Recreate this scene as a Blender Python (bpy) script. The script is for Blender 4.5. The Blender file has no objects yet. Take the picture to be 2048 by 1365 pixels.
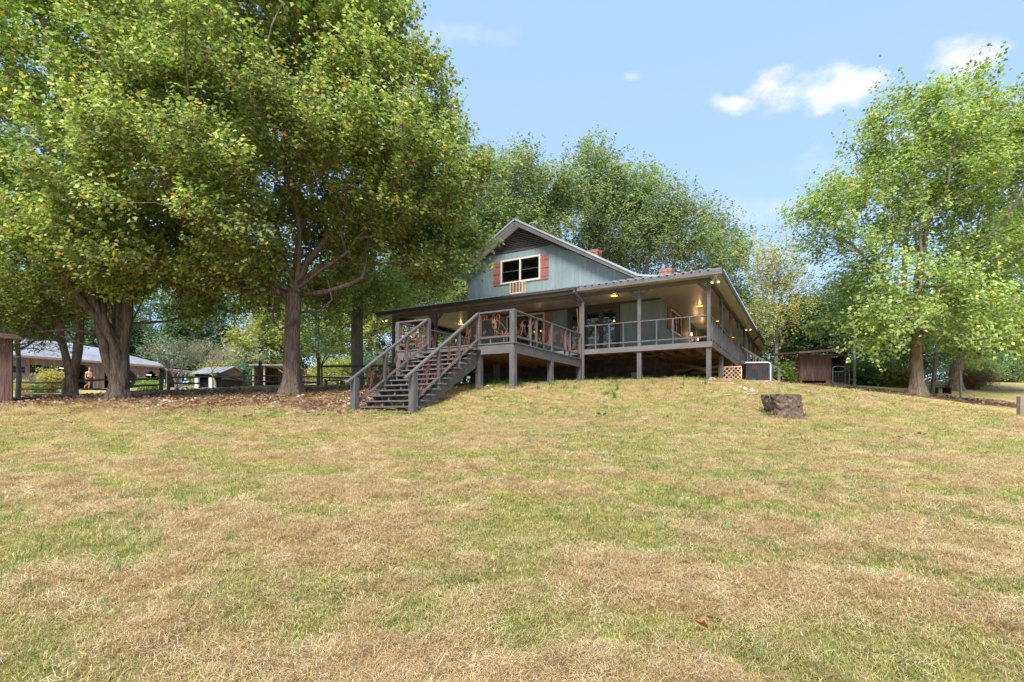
import bpy, math, random
import numpy as np
from mathutils import Vector, Matrix

random.seed(7)
R = math.radians
C = bpy.context.scene
COL = C.collection

# ------------------------------------------------------------------ camera, sky, sun, exposure
cam_d = bpy.data.cameras.new('camera')
cam = bpy.data.objects.new('camera', cam_d)
COL.objects.link(cam)
cam.location = (0, 0, 0)
cam.rotation_euler = (R(90), 0, 0)
cam_d.sensor_width = 36
cam_d.lens = 36 * 1056 / 2048
cam_d.shift_y = (835 - 682.5) / 2048
cam_d.clip_end = 3000
cam_d.clip_start = 0.05
C.camera = cam

SUN = Vector((-0.17, -0.72, 0.92)).normalized()
world = bpy.data.worlds.new('World')
C.world = world
world.use_nodes = True
wn, wl = world.node_tree.nodes, world.node_tree.links
wn.clear()
w_out = wn.new('ShaderNodeOutputWorld')
w_bg = wn.new('ShaderNodeBackground')
w_bg.inputs['Strength'].default_value = 0.15
sky = wn.new('ShaderNodeTexSky')
sky.sky_type = 'NISHITA'
sky.sun_disc = False
sky.sun_elevation = math.asin(SUN.z)
sky.sun_rotation = math.atan2(SUN.x, SUN.y)
sky.altitude = 300
sky.air_density = 1.0
sky.dust_density = 0.6
sky.ozone_density = 1.2
tc = wn.new('ShaderNodeTexCoord')
# clouds: a few soft patches at fixed directions of the sky, broken up by noise
def cloud_patch(direction, right, half_w, half_h, seed):
    """an elliptic patch round a direction; returns a socket 0..1"""
    d = Vector(direction).normalized(); r = Vector(right).normalized(); u = d.cross(r).normalized() * -1
    outs = []
    for ax, s in ((r, half_w), (u, half_h)):
        sub = wn.new('ShaderNodeVectorMath'); sub.operation = 'SUBTRACT'
        wl.new(tc.outputs['Generated'], sub.inputs[0]); sub.inputs[1].default_value = d
        dt = wn.new('ShaderNodeVectorMath'); dt.operation = 'DOT_PRODUCT'
        wl.new(sub.outputs[0], dt.inputs[0]); dt.inputs[1].default_value = ax
        m = wn.new('ShaderNodeMath'); m.operation = 'DIVIDE'
        wl.new(dt.outputs['Value'], m.inputs[0]); m.inputs[1].default_value = s
        p = wn.new('ShaderNodeMath'); p.operation = 'POWER'
        wl.new(m.outputs[0], p.inputs[0]); p.inputs[1].default_value = 2
        outs.append(p.outputs[0])
    a = wn.new('ShaderNodeMath'); a.operation = 'ADD'
    wl.new(outs[0], a.inputs[0]); wl.new(outs[1], a.inputs[1])
    # noise: raises or lowers the edge
    mp = wn.new('ShaderNodeMapping'); wl.new(tc.outputs['Generated'], mp.inputs[0])
    mp.inputs['Location'].default_value = (seed, seed * 0.7, 0); mp.inputs['Scale'].default_value = (1, 1, 1.7)
    n = wn.new('ShaderNodeTexNoise'); n.inputs['Scale'].default_value = 13; n.inputs['Detail'].default_value = 9
    n.inputs['Roughness'].default_value = 0.58
    wl.new(mp.outputs[0], n.inputs['Vector'])
    k = wn.new('ShaderNodeMath'); k.operation = 'MULTIPLY_ADD'
    wl.new(n.outputs['Fac'], k.inputs[0]); k.inputs[1].default_value = -4.8; k.inputs[2].default_value = 2.3
    s2 = wn.new('ShaderNodeMath'); s2.operation = 'ADD'
    wl.new(a.outputs[0], s2.inputs[0]); wl.new(k.outputs[0], s2.inputs[1])
    mr = wn.new('ShaderNodeMapRange'); mr.interpolation_type = 'SMOOTHSTEP'
    mr.inputs['From Min'].default_value = 1.3; mr.inputs['From Max'].default_value = -0.6
    wl.new(s2.outputs[0], mr.inputs['Value'])
    return mr.outputs[0]
def pix_dir(u, v):
    return Vector(((u - 1024) / 1056, 1, (835 - v) / 1056)).normalized()
patches = []
for (u, v, hw, hh, sd, am) in ((1620, 182, 0.095, 0.030, 3.1, 0.95), (1465, 208, 0.030, 0.016, 5.2, 0.9), (1925, 118, 0.042, 0.028, 8.3, 0.9),
                               (1265, 152, 0.017, 0.008, 2.3, 0.5), (1560, 208, 0.03, 0.014, 9.9, 0.7), (1900, 330, 0.16, 0.05, 4.4, 0.35),
                               (900, 70, 0.10, 0.018, 6.6, 0.22), (1500, 420, 0.3, 0.02, 7.7, 0.2)):
    d = pix_dir(u, v); rr = Vector((1, 0, 0)) - d * d.x
    s = cloud_patch(d, rr, hw, hh, sd)
    m = wn.new('ShaderNodeMath'); m.operation = 'MULTIPLY'; wl.new(s, m.inputs[0]); m.inputs[1].default_value = am
    patches.append(m.outputs[0])
acc = patches[0]
for p in patches[1:]:
    m = wn.new('ShaderNodeMath'); m.operation = 'MAXIMUM'; wl.new(acc, m.inputs[0]); wl.new(p, m.inputs[1]); acc = m.outputs[0]
# thin bright air: the sky of the photograph is pale and even
haze_mix = wn.new('ShaderNodeMix'); haze_mix.data_type = 'RGBA'
wl.new(sky.outputs[0], haze_mix.inputs['A'])
haze_mix.inputs['B'].default_value = (2.15, 3.2, 5.2, 1)
haze_mix.inputs['Factor'].default_value = 0.7
cl_mix = wn.new('ShaderNodeMix'); cl_mix.data_type = 'RGBA'
wl.new(haze_mix.outputs['Result'], cl_mix.inputs['A'])
cn = wn.new('ShaderNodeTexNoise'); cn.inputs['Scale'].default_value = 16; cn.inputs['Detail'].default_value = 6; wl.new(tc.outputs['Generated'], cn.inputs['Vector'])
cr = wn.new('ShaderNodeValToRGB'); cr.color_ramp.elements[0].position = 0.4; cr.color_ramp.elements[0].color = (3.7, 3.75, 4.8, 1); cr.color_ramp.elements[1].position = 0.58; cr.color_ramp.elements[1].color = (5.2, 5.0, 5.4, 1)
wl.new(cn.outputs['Fac'], cr.inputs[0]); wl.new(cr.outputs[0], cl_mix.inputs['B'])
wl.new(acc, cl_mix.inputs['Factor'])
wl.new(cl_mix.outputs['Result'], w_bg.inputs['Color'])
wl.new(w_bg.outputs[0], w_out.inputs[0])

sun_d = bpy.data.lights.new('sun', 'SUN')
sun_d.energy = 4.6
sun_d.angle = R(25)
sun_d.color = (1.0, 0.955, 0.88)
sun = bpy.data.objects.new('sun', sun_d)
COL.objects.link(sun)
sun.rotation_euler = (-SUN).to_track_quat('-Z', 'Y').to_euler()
sun['kind'] = 'structure'

C.view_settings.view_transform = 'Standard'
C.view_settings.look = 'None'
C.view_settings.exposure = 0.78
C.view_settings.gamma = 1
C.cycles.max_bounces = 12
C.cycles.diffuse_bounces = 6
C.cycles.transmission_bounces = 8
C.cycles.transparent_max_bounces = 16
C.view_settings.use_curve_mapping = False

# ------------------------------------------------------------------ helpers
def at(u, v, Y):
    """the point that lies at depth Y and shows at pixel (u, v) of the photograph"""
    return Vector(((u - 1024) / 1056 * Y, Y, (835 - v) / 1056 * Y))

def tag(o, label=None, cat=None, group=None, kind=None):
    if label: o['label'] = label
    if cat: o['category'] = cat
    if group: o['group'] = group
    if kind: o['kind'] = kind
    return o

def empty(name, loc=(0, 0, 0), rz=0, label=None, cat=None, group=None):
    o = bpy.data.objects.new(name, None)
    o.empty_display_size = 0.2
    COL.objects.link(o)
    o.location = loc
    o.rotation_euler = (0, 0, rz)
    return tag(o, label, cat, group)

class MB:
    """collects simple shapes and links them as ONE mesh object"""
    def __init__(self):
        self.v = []; self.f = []
    def add(self, vs, fs):
        n = len(self.v)
        self.v += [tuple(p) for p in vs]
        self.f += [tuple(i + n for i in f) for f in fs]
        return self
    def hexa(self, p):
        return self.add(p, [(0, 3, 2, 1), (4, 5, 6, 7), (0, 1, 5, 4), (1, 2, 6, 5), (2, 3, 7, 6), (3, 0, 4, 7)])
    def box(self, x0, x1, y0, y1, z0, z1):
        if x0 > x1: x0, x1 = x1, x0
        if y0 > y1: y0, y1 = y1, y0
        return self.hexa([(x0, y0, z0), (x1, y0, z0), (x1, y1, z0), (x0, y1, z0), (x0, y0, z1), (x1, y0, z1), (x1, y1, z1), (x0, y1, z1)])
    def bar(self, p, q, w, h, up=(0, 0, 1)):
        """a beam from p to q, w wide across, h high along up"""
        p = Vector(p); q = Vector(q); d = (q - p).normalized(); up = Vector(up)
        s = d.cross(up)
        if s.length < 1e-4: s = d.cross(Vector((1, 0, 0)))
        s.normalize(); u = s.cross(d).normalized()
        s *= w / 2; u *= h / 2
        return self.hexa([p - s - u, p + s - u, p + s + u, p - s + u, q - s - u, q + s - u, q + s + u, q - s + u])
    def tube(self, pts, rad, n=8, cap=True, wob=None):
        pts = [Vector(p) for p in pts]
        if not hasattr(rad, '__len__'): rad = [rad] * len(pts)
        rings = []
        side = None
        for i, p in enumerate(pts):
            d = (pts[min(i + 1, len(pts) - 1)] - pts[max(i - 1, 0)])
            if d.length < 1e-9: d = Vector((0, 0, 1))
            d.normalize()
            if side is None:
                side = d.cross(Vector((0.13, 0.21, 1.0)))
                if side.length < 0.05: side = d.cross(Vector((1, 0.1, 0)))
            side = (side - d * side.dot(d)).normalized()
            o = d.cross(side)
            ring = []
            for k in range(n):
                t = 2 * math.pi * k / n
                r = rad[i] * (wob(i, t) if wob else 1)
                ring.append(p + side * (math.cos(t) * r) + o * (math.sin(t) * r))
            rings.append(ring)
        b = len(self.v)
        self.v += [tuple(x) for rg in rings for x in rg]
        for i in range(len(rings) - 1):
            for k in range(n):
                k2 = (k + 1) % n
                self.f.append((b + i * n + k, b + i * n + k2, b + (i + 1) * n + k2, b + (i + 1) * n + k))
        if cap:
            self.f.append(tuple(b + k for k in reversed(range(n))))
            self.f.append(tuple(b + (len(rings) - 1) * n + k for k in range(n)))
        return self
    def prism(self, poly, fn, d0, d1):
        """a 2-D outline extruded: fn(s, t, d) gives the point"""
        n = len(poly)
        vs = [fn(s, t, d0) for s, t in poly] + [fn(s, t, d1) for s, t in poly]
        fs = [tuple(reversed(range(n))), tuple(range(n, 2 * n))] + [(i, (i + 1) % n, n + (i + 1) % n, n + i) for i in range(n)]
        return self.add(vs, fs)
    def mesh(self, name, m, smooth=False):
        me = bpy.data.meshes.new(name)
        me.from_pydata(self.v, [], self.f)
        me.materials.append(m)
        if smooth: me.polygons.foreach_set('use_smooth', [True] * len(me.polygons))
        me.update()
        return me
    def build(self, name, m, parent=None, smooth=False, label=None, kind=None, loc=None, fix=True):
        me = self.mesh(name, m, smooth)
        if fix:
            import bmesh
            bm = bmesh.new(); bm.from_mesh(me)
            bmesh.ops.recalc_face_normals(bm, faces=bm.faces)
            bm.to_mesh(me); bm.free()
        return link(name, me, parent, label, kind, loc)

def link(name, me, parent=None, label=None, kind=None, loc=None):
    o = bpy.data.objects.new(name, me)
    COL.objects.link(o)
    if parent is not None:
        o.parent = parent
    if loc is not None:
        o.location = loc
    return tag(o, label, None, None, kind)

# ------------------------------------------------------------------ materials
def new_mat(name):
    m = bpy.data.materials.new(name)
    m.use_nodes = True
    n = m.node_tree.nodes; l = m.node_tree.links
    return m, n, l, n['Principled BSDF']

def rgb(c): return (c[0], c[1], c[2], 1)

def ramp(n, l, src, stops):
    r = n.new('ShaderNodeValToRGB')
    e = r.color_ramp.elements
    while len(e) < len(stops): e.new(0.5)
    for i, (p, c) in enumerate(stops):
        e[i].position = p; e[i].color = rgb(c)
    l.new(src, r.inputs[0])
    return r.outputs[0]

def surf(name, c1, c2, scale=(8, 8, 8), rough=0.7, bump=0.2, detail=6, metallic=0.0, c3=None, spec=0.5, per_obj=0.0, dirt=None, coord='Object'):
    """noise between two or three tones of one thing's own colour, with fine relief"""
    m, n, l, b = new_mat(name)
    t = n.new('ShaderNodeTexCoord'); mp = n.new('ShaderNodeMapping')
    mp.inputs['Scale'].default_value = scale
    l.new(t.outputs[coord], mp.inputs[0])
    oi = n.new('ShaderNodeObjectInfo')
    ofs = n.new('ShaderNodeVectorMath'); ofs.operation = 'ADD'
    sc = n.new('ShaderNodeVectorMath'); sc.operation = 'SCALE'
    cx = n.new('ShaderNodeCombineXYZ')
    l.new(oi.outputs['Random'], cx.inputs[0]); l.new(oi.outputs['Random'], cx.inputs[1]); l.new(oi.outputs['Random'], cx.inputs[2])
    l.new(cx.outputs[0], sc.inputs[0]); sc.inputs['Scale'].default_value = 37.0
    l.new(mp.outputs[0], ofs.inputs[0]); l.new(sc.outputs[0], ofs.inputs[1])
    nz = n.new('ShaderNodeTexNoise'); nz.inputs['Scale'].default_value = 1; nz.inputs['Detail'].default_value = detail
    nz.inputs['Roughness'].default_value = 0.65
    l.new(ofs.outputs[0], nz.inputs['Vector'])
    stops = [(0.3, c1), (0.7, c2)] if c3 is None else [(0.28, c1), (0.5, c2), (0.72, c3)]
    col = ramp(n, l, nz.outputs['Fac'], stops)
    if dirt:
        n2 = n.new('ShaderNodeTexNoise'); n2.inputs['Scale'].default_value = dirt[1]; n2.inputs['Detail'].default_value = 5
        l.new(t.outputs[coord], n2.inputs['Vector'])
        f = n.new('ShaderNodeMapRange'); f.inputs['From Min'].default_value = 0.5; f.inputs['From Max'].default_value = 0.7
        f.inputs['To Max'].default_value = dirt[2]
        l.new(n2.outputs['Fac'], f.inputs['Value'])
        mx = n.new('ShaderNodeMix'); mx.data_type = 'RGBA'
        l.new(f.outputs[0], mx.inputs['Factor']); l.new(col, mx.inputs['A']); mx.inputs['B'].default_value = rgb(dirt[0])
        col = mx.outputs['Result']
    if per_obj:
        mr = n.new('ShaderNodeMapRange'); mr.inputs['To Min'].default_value = 1 - per_obj; mr.inputs['To Max'].default_value = 1 + per_obj
        l.new(oi.outputs['Random'], mr.inputs['Value'])
        hs = n.new('ShaderNodeHueSaturation'); l.new(col, hs.inputs['Color']); l.new(mr.outputs[0], hs.inputs['Value'])
        col = hs.outputs[0]
    l.new(col, b.inputs['Base Color'])
    b.inputs['Roughness'].default_value = rough
    b.inputs['Metallic'].default_value = metallic
    b.inputs['Specular IOR Level'].default_value = spec
    if bump:
        bp = n.new('ShaderNodeBump'); bp.inputs['Strength'].default_value = bump; bp.inputs['Distance'].default_value = 0.06 if bump >= 1 else 0.02
        l.new(nz.outputs['Fac'], bp.inputs['Height']); l.new(bp.outputs[0], b.inputs['Normal'])
    return m

def emit(name, c, s):
    m, n, l, b = new_mat(name)
    b.inputs['Base Color'].default_value = rgb(c)
    b.inputs['Emission Color'].default_value = rgb(c)
    b.inputs['Emission Strength'].default_value = s
    return m

def glass_mat(name, tint, refl=0.35):
    m, n, l, b = new_mat(name)
    out = n['Material Output']
    tr = n.new('ShaderNodeBsdfTransparent'); tr.inputs[0].default_value = rgb(tint)
    gl = n.new('ShaderNodeBsdfGlossy'); gl.inputs['Roughness'].default_value = 0.02; gl.inputs[0].default_value = (0.9, 0.92, 0.95, 1)
    fr = n.new('ShaderNodeFresnel'); fr.inputs[0].default_value = 1.6
    nz = n.new('ShaderNodeTexNoise'); nz.inputs['Scale'].default_value = 2.5
    bp = n.new('ShaderNodeBump'); bp.inputs['Strength'].default_value = 0.06; bp.inputs['Distance'].default_value = 0.01
    l.new(nz.outputs['Fac'], bp.inputs['Height']); l.new(bp.outputs[0], gl.inputs['Normal'])
    ad = n.new('ShaderNodeMath'); ad.operation = 'MULTIPLY_ADD'; l.new(fr.outputs[0], ad.inputs[0]); ad.inputs[1].default_value = 1.1; ad.inputs[2].default_value = refl * 0.12
    mx = n.new('ShaderNodeMixShader'); l.new(ad.outputs[0], mx.inputs[0]); l.new(tr.outputs[0], mx.inputs[1]); l.new(gl.outputs[0], mx.inputs[2])
    l.new(mx.outputs[0], out.inputs[0])
    return m

M = {}
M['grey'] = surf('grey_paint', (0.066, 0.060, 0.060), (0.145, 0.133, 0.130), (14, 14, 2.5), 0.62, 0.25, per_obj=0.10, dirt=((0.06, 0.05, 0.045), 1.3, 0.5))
M['grey_x'] = surf('grey_paint_boards', (0.080, 0.075, 0.076), (0.165, 0.153, 0.152), (2, 30, 30), 0.62, 0.25, per_obj=0.12, dirt=((0.06, 0.05, 0.045), 2.0, 0.4))
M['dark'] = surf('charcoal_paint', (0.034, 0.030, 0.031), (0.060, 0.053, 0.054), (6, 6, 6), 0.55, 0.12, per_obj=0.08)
M['siding'] = surf('bluegreen_siding', (0.152, 0.202, 0.210), (0.198, 0.252, 0.260), (10, 10, 1.2), 0.62, 0.2, per_obj=0.05, dirt=((0.115, 0.14, 0.13), 0.8, 0.7))
M['cream'] = surf('cream_trim', (0.50, 0.45, 0.37), (0.62, 0.57, 0.48), (5, 5, 5), 0.5, 0.08)
M['ceiling'] = surf('beige_ceiling', (0.37, 0.335, 0.285), (0.43, 0.39, 0.335), (1.2, 1.2, 1.2), 0.32, 0.05, per_obj=0.03)
M['shutter'] = surf('brick_red_paint', (0.225, 0.075, 0.066), (0.30, 0.108, 0.095), (14, 14, 3), 0.6, 0.2, per_obj=0.08)
M['metal'] = surf('galvanised_roof', (0.42, 0.44, 0.48), (0.60, 0.63, 0.68), (0.9, 0.9, 0.9), 0.38, 0.05, metallic=0.55, dirt=((0.28, 0.28, 0.3), 0.9, 0.5))
M['brick'] = surf('red_brick', (0.23, 0.085, 0.055), (0.40, 0.185, 0.13), (9, 9, 9), 0.85, 0.4, dirt=((0.12, 0.06, 0.05), 3, 0.8))
M['mortar'] = surf('mortar', (0.32, 0.27, 0.23), (0.42, 0.36, 0.31), (9, 9, 9), 0.9, 0.3)
M['block'] = surf('dark_block', (0.035, 0.026, 0.022), (0.075, 0.05, 0.04), (5, 5, 5), 0.9, 0.5, c3=(0.13, 0.075, 0.05), per_obj=0.35)  # very dark brown, tone varying at random from block to block
M['joist'] = surf('raw_joist_wood', (0.11, 0.055, 0.024), (0.20, 0.105, 0.048), (3, 3, 3), 0.7, 0.2, per_obj=0.25)
M['rust'] = surf('rusty_iron', (0.16, 0.055, 0.030), (0.27, 0.105, 0.065), (18, 18, 18), 0.75, 0.3, metallic=0.1)
M['redwood'] = surf('weathered_red_boards', (0.085, 0.042, 0.034), (0.165, 0.088, 0.070), (14, 14, 1.6), 0.85, 0.5, c3=(0.26, 0.18, 0.15), per_obj=0.16)
M['barnwood'] = surf('weathered_barn_boards', (0.14, 0.095, 0.07), (0.25, 0.18, 0.135), (9, 9, 1.2), 0.85, 0.4, c3=(0.33, 0.26, 0.21), per_obj=0.2)
M['barntrim'] = surf('barn_fascia_wood', (0.20, 0.14, 0.10), (0.32, 0.24, 0.18), (3, 3, 8), 0.8, 0.3)
M['fence'] = surf('mossy_fence_wood', (0.055, 0.05, 0.035), (0.12, 0.11, 0.07), (5, 5, 5), 0.9, 0.5, c3=(0.15, 0.11, 0.08), per_obj=0.2)
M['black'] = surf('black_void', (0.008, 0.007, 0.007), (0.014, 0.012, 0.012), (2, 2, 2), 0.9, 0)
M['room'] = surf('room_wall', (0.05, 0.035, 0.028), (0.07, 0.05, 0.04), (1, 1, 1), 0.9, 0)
M['white'] = surf('white_paint', (0.62, 0.62, 0.62), (0.75, 0.75, 0.74), (6, 6, 6), 0.5, 0.05, dirt=((0.4, 0.36, 0.3), 3, 0.4))
M['oldmetal'] = surf('old_grey_roof', (0.25, 0.26, 0.28), (0.36, 0.37, 0.40), (0.7, 0.7, 0.7), 0.5, 0.05, metallic=0.3, dirt=((0.2, 0.19, 0.18), 0.9, 0.6))
M['galv'] = surf('galvanised_pipe', (0.42, 0.44, 0.47), (0.58, 0.6, 0.63), (8, 8, 8), 0.4, 0.05, metallic=0.5, dirt=((0.35, 0.16, 0.06), 4, 0.6))
M['acbeige'] = surf('beige_ac_case', (0.60, 0.50, 0.36), (0.72, 0.62, 0.46), (7, 7, 7), 0.55, 0.05, dirt=((0.25, 0.14, 0.07), 5, 0.5))
M['acfin'] = surf('condenser_fins', (0.022, 0.024, 0.03), (0.05, 0.052, 0.062), (3, 3, 30), 0.45, 0.15, metallic=0.5, dirt=((0.13, 0.05, 0.025), 3, 0.6))
M['fin'] = surf('vent_fins', (0.06, 0.045, 0.03), (0.12, 0.09, 0.06), (3, 3, 3), 0.6, 0.1)
M['lattice'] = surf('lattice_wood', (0.36, 0.19, 0.085), (0.56, 0.42, 0.30), (4, 4, 4), 0.8, 0.3, per_obj=0.2)
M['concrete'] = surf('concrete', (0.33, 0.30, 0.26), (0.45, 0.42, 0.37), (6, 6, 6), 0.9, 0.3)
M['stone'] = surf('field_stone', (0.30, 0.20, 0.145), (0.52, 0.43, 0.35), (5, 5, 5), 0.9, 0.6, per_obj=0.2)
M['bark'] = surf('furrowed_bark', (0.050, 0.034, 0.025), (0.20, 0.14, 0.10), (16, 16, 2.2), 0.95, 1.0, c3=(0.36, 0.28, 0.21), dirt=((0.11, 0.115, 0.06), 1.2, 0.5))
M['bark_dark'] = surf('dark_bark', (0.028, 0.020, 0.016), (0.13, 0.095, 0.075), (14, 14, 2.0), 0.95, 1.0, c3=(0.28, 0.22, 0.17))
M['bark_pale'] = surf('pale_grey_bark', (0.16, 0.14, 0.12), (0.34, 0.31, 0.27), (7, 7, 2), 0.9, 0.5)
M['glass'] = glass_mat('window_glass', (0.55, 0.58, 0.58), 0.5)
M['amber'] = emit('amber_lens', (1.0, 0.50, 0.08), 1.6)
M['bulb'] = emit('warm_bulb', (1.0, 0.60, 0.26), 3.5)
M['tube'] = emit('strip_light_tube', (0.75, 0.95, 0.9), 1.6)
M['skin'] = surf('skin', (0.34, 0.18, 0.12), (0.40, 0.22, 0.15), (5, 5, 5), 0.6, 0)
M['shirt'] = surf('salmon_shirt', (0.66, 0.33, 0.20), (0.74, 0.39, 0.25), (9, 9, 9), 0.9, 0.1)
M['shorts'] = surf('tan_shorts', (0.11, 0.065, 0.045), (0.15, 0.09, 0.06), (9, 9, 9), 0.9, 0.1)
M['hair'] = surf('grey_hair', (0.12, 0.10, 0.09), (0.22, 0.19, 0.17), (30, 30, 30), 0.8, 0.3)
M['shoe'] = surf('grey_shoes', (0.25, 0.24, 0.23), (0.35, 0.34, 0.33), (9, 9, 9), 0.8, 0)
M['red'] = surf('red_plastic', (0.5, 0.03, 0.03), (0.6, 0.05, 0.04), (5, 5, 5), 0.5, 0)
M['gravel'] = surf('gravel_drive', (0.28, 0.27, 0.27), (0.42, 0.41, 0.40), (14, 14, 14), 0.95, 0.4)

# ------------------------------------------------------------------ terrain: a smooth surface through measured points
CP = [
 (0, 0, -1.60), (-7, 1.5, -1.72), (7, 1.5, -1.75), (0, 4, -1.16), (-10, 6, -1.25), (10, 6, -1.35), (0, 7, -0.72), (-6.8, 7, -0.92), (6.8, 7, -0.98),
 (0, 11, -0.20), (-7, 11, -0.42), (5, 10.5, -0.42), (11, 12, -0.55), (-14, 14, -0.10), (-2.7, 14.3, 0.12), (-4.6, 15.1, 0.16), (-1.6, 13.4, 0.0), (0.05, 16.5, 0.875),
 (-1.28, 17.13, 0.89), (-3.0, 16.8, 0.62), (1.39, 18.95, 1.21), (2.83, 21.6, 1.40), (7.16, 19.2, 1.33), (4.93, 20.44, 1.39), (10.1, 22, 1.46), (6.9, 13.5, 0.02),
 (3.5, 15.5, 0.55), (7.2, 16.2, 0.70), (9.5, 17.5, 0.80), (12, 21, 1.18), (15, 20, 0.70), (19.1, 25, 1.06), (16, 16, -0.15), (19.4, 20, 0.10), (24, 24, 0.40),
 (10, 30, 1.85), (7, 30, 1.7), (20, 34, 2.16), (14, 27, 1.68), (28, 31, 1.5), (35, 40, 2.6), (60, 60, 4.1), (30, 22, 0.0),
 (-8.8, 21, 0.90), (-16.4, 22, 0.73), (-19, 20, 0.55), (-28, 30, 1.05), (-21, 31.5, 1.58), (-15.7, 34, 1.90), (-14.3, 30, 1.80), (-10.3, 28, 1.70),
 (-6, 27, 1.5), (-5.5, 23, 1.15), (-35, 43.5, 2.30), (-40, 40, 1.9), (-30, 52, 2.9), (-23, 55, 3.4), (-28.6, 52, 2.9), (0, 35, 2.0), (0, 50, 2.9), (10, 50, 3.0),
 (0, 100, 6.0), (-60, 60, 3.6), (-100, 100, 6), (100, 100, 7), (0, 180, 10), (-180, 180, 9), (180, 180, 12), (-40, 20, 0.2), (-40, 5, -1.2), (40, 5, -1.8), (45, 22, 0.1),
 (0, -10, -2.3), (-40, -30, -3), (40, -30, -3.4), (0, -60, -4)]
_cp = np.array(CP, float)
def _tps(r2):
    return np.where(r2 > 0, 0.5 * r2 * np.log(np.maximum(r2, 1e-12)), 0)
_n = len(_cp)
_d2 = ((_cp[:, None, :2] - _cp[None, :, :2]) ** 2).sum(-1)
_A = np.zeros((_n + 3, _n + 3)); _A[:_n, :_n] = _tps(_d2) + np.eye(_n) * 1.2
_P = np.c_[np.ones(_n), _cp[:, :2]]; _A[:_n, _n:] = _P; _A[_n:, :_n] = _P.T
_w = np.linalg.solve(_A, np.r_[_cp[:, 2], 0, 0, 0])
def ground_np(x, y):
    x = np.asarray(x, float); y = np.asarray(y, float)
    r = np.hypot(x, y); f = np.minimum(1, 170 / np.maximum(r, 1e-6))
    xs, ys = x * f, y * f
    out = np.full(x.shape, _w[_n]) + _w[_n + 1] * xs + _w[_n + 2] * ys
    for i in range(_n):
        out = out + _w[i] * _tps((xs - _cp[i, 0]) ** 2 + (ys - _cp[i, 1]) ** 2)
    return out
def gz(x, y):
    return float(ground_np(np.array([x]), np.array([y]))[0])

def _hash(i, j, seed):
    h = (i.astype(np.int64) * 374761393 + j.astype(np.int64) * 668265263 + seed * 1442695041) & 0x7fffffff
    h = ((h ^ (h >> 13)) * 1274126177) & 0x7fffffff
    return ((h ^ (h >> 16)) & 0xffff) / 65535.0
def vnoise(x, y, seed=0, octaves=3):
    out = 0; amp = 1; tot = 0
    for o in range(octaves):
        xi = np.floor(x); yi = np.floor(y); fx = x - xi; fy = y - yi
        fx = fx * fx * (3 - 2 * fx); fy = fy * fy * (3 - 2 * fy)
        a = _hash(xi, yi, seed + o); b = _hash(xi + 1, yi, seed + o); c = _hash(xi, yi + 1, seed + o); d = _hash(xi + 1, yi + 1, seed + o)
        out = out + amp * ((a * (1 - fx) + b * fx) * (1 - fy) + (c * (1 - fx) + d * fx) * fy)
        tot += amp; amp *= 0.5; x = x * 2.03 + 17; y = y * 2.03 + 9
    return out / tot
def sstep(a, b, x):
    t = np.clip((x - a) / (b - a), 0, 1); return t * t * (3 - 2 * t)

def masks(x, y):
    """dry: bands of mown straw round the hill; litter: fallen leaves under the left trees and the right tree"""
    r = np.hypot(x - 4, (y - 23)); th = np.arctan2(y - 23, x - 4)
    w = vnoise(x * 0.35, y * 0.35, 11, 3) * 2.2
    band = 0.5 + 0.5 * np.sin((r + w) * 2 * np.pi / 1.25)
    n1 = vnoise(r * 1.5 + 40, th * 8 + 60, 3, 4)
    n2 = vnoise(x * 1.7 + 100, y * 1.7 + 100, 5, 5)
    n3 = vnoise(x * 3.2 + 50, y * 3.2 + 50, 9, 3)
    dry = 0.06 + 0.94 * sstep(0.43, 0.68, 0.16 * band + 0.32 * n1 + 0.34 * n2 + 0.24 * n3)
    lit = 0
    for (cx, cy, rx, ry) in ((-9.5, 21.0, 8.5, 5.6), (-19, 22.5, 9, 5.6), (-5.0, 18.5, 4.2, 4.0), (20.5, 25.0, 5.5, 2.3), (24.5, 24, 4, 1.8), (15, 28, 4, 1.3)):
        d = np.hypot((x - cx) / rx, (y - cy) / ry)
        lit = np.maximum(lit, sstep(1.15, 0.45, d + (n2 - 0.5) * 0.9))
    return dry, lit, n2, n3

# polar grid round the camera, fine in front
ang = np.concatenate([np.linspace(-58, 58, 300), np.linspace(58, 302, 62)[1:-1]])
rad = np.concatenate([[0.0, 0.6, 1.2], 1.6 * (700 / 1.6) ** (np.linspace(0, 1, 330) ** 1.35)])
AA, RR = np.meshgrid(np.radians(ang), rad)
gx = RR * np.sin(AA); gy = RR * np.cos(AA)
gzv = ground_np(gx, gy)
dry_, lit_, n2_, n3_ = masks(gx, gy)
near = np.clip(1 - RR / 40, 0, 1)
gzv = gzv + near * (0.085 * dry_ * n3_ + 0.03 * (vnoise(gx * 1.3, gy * 1.3, 21, 3) - 0.5))
na, nr = len(ang), len(rad)
gv = np.stack([gx, gy, gzv], -1).reshape(-1, 3)
idx = np.arange(na * nr).reshape(nr, na)
nxt = np.roll(idx, -1, axis=1)
gf = np.stack([idx[:-1], nxt[:-1], nxt[1:], idx[1:]], -1).reshape(-1, 4)[:, ::-1]

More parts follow.
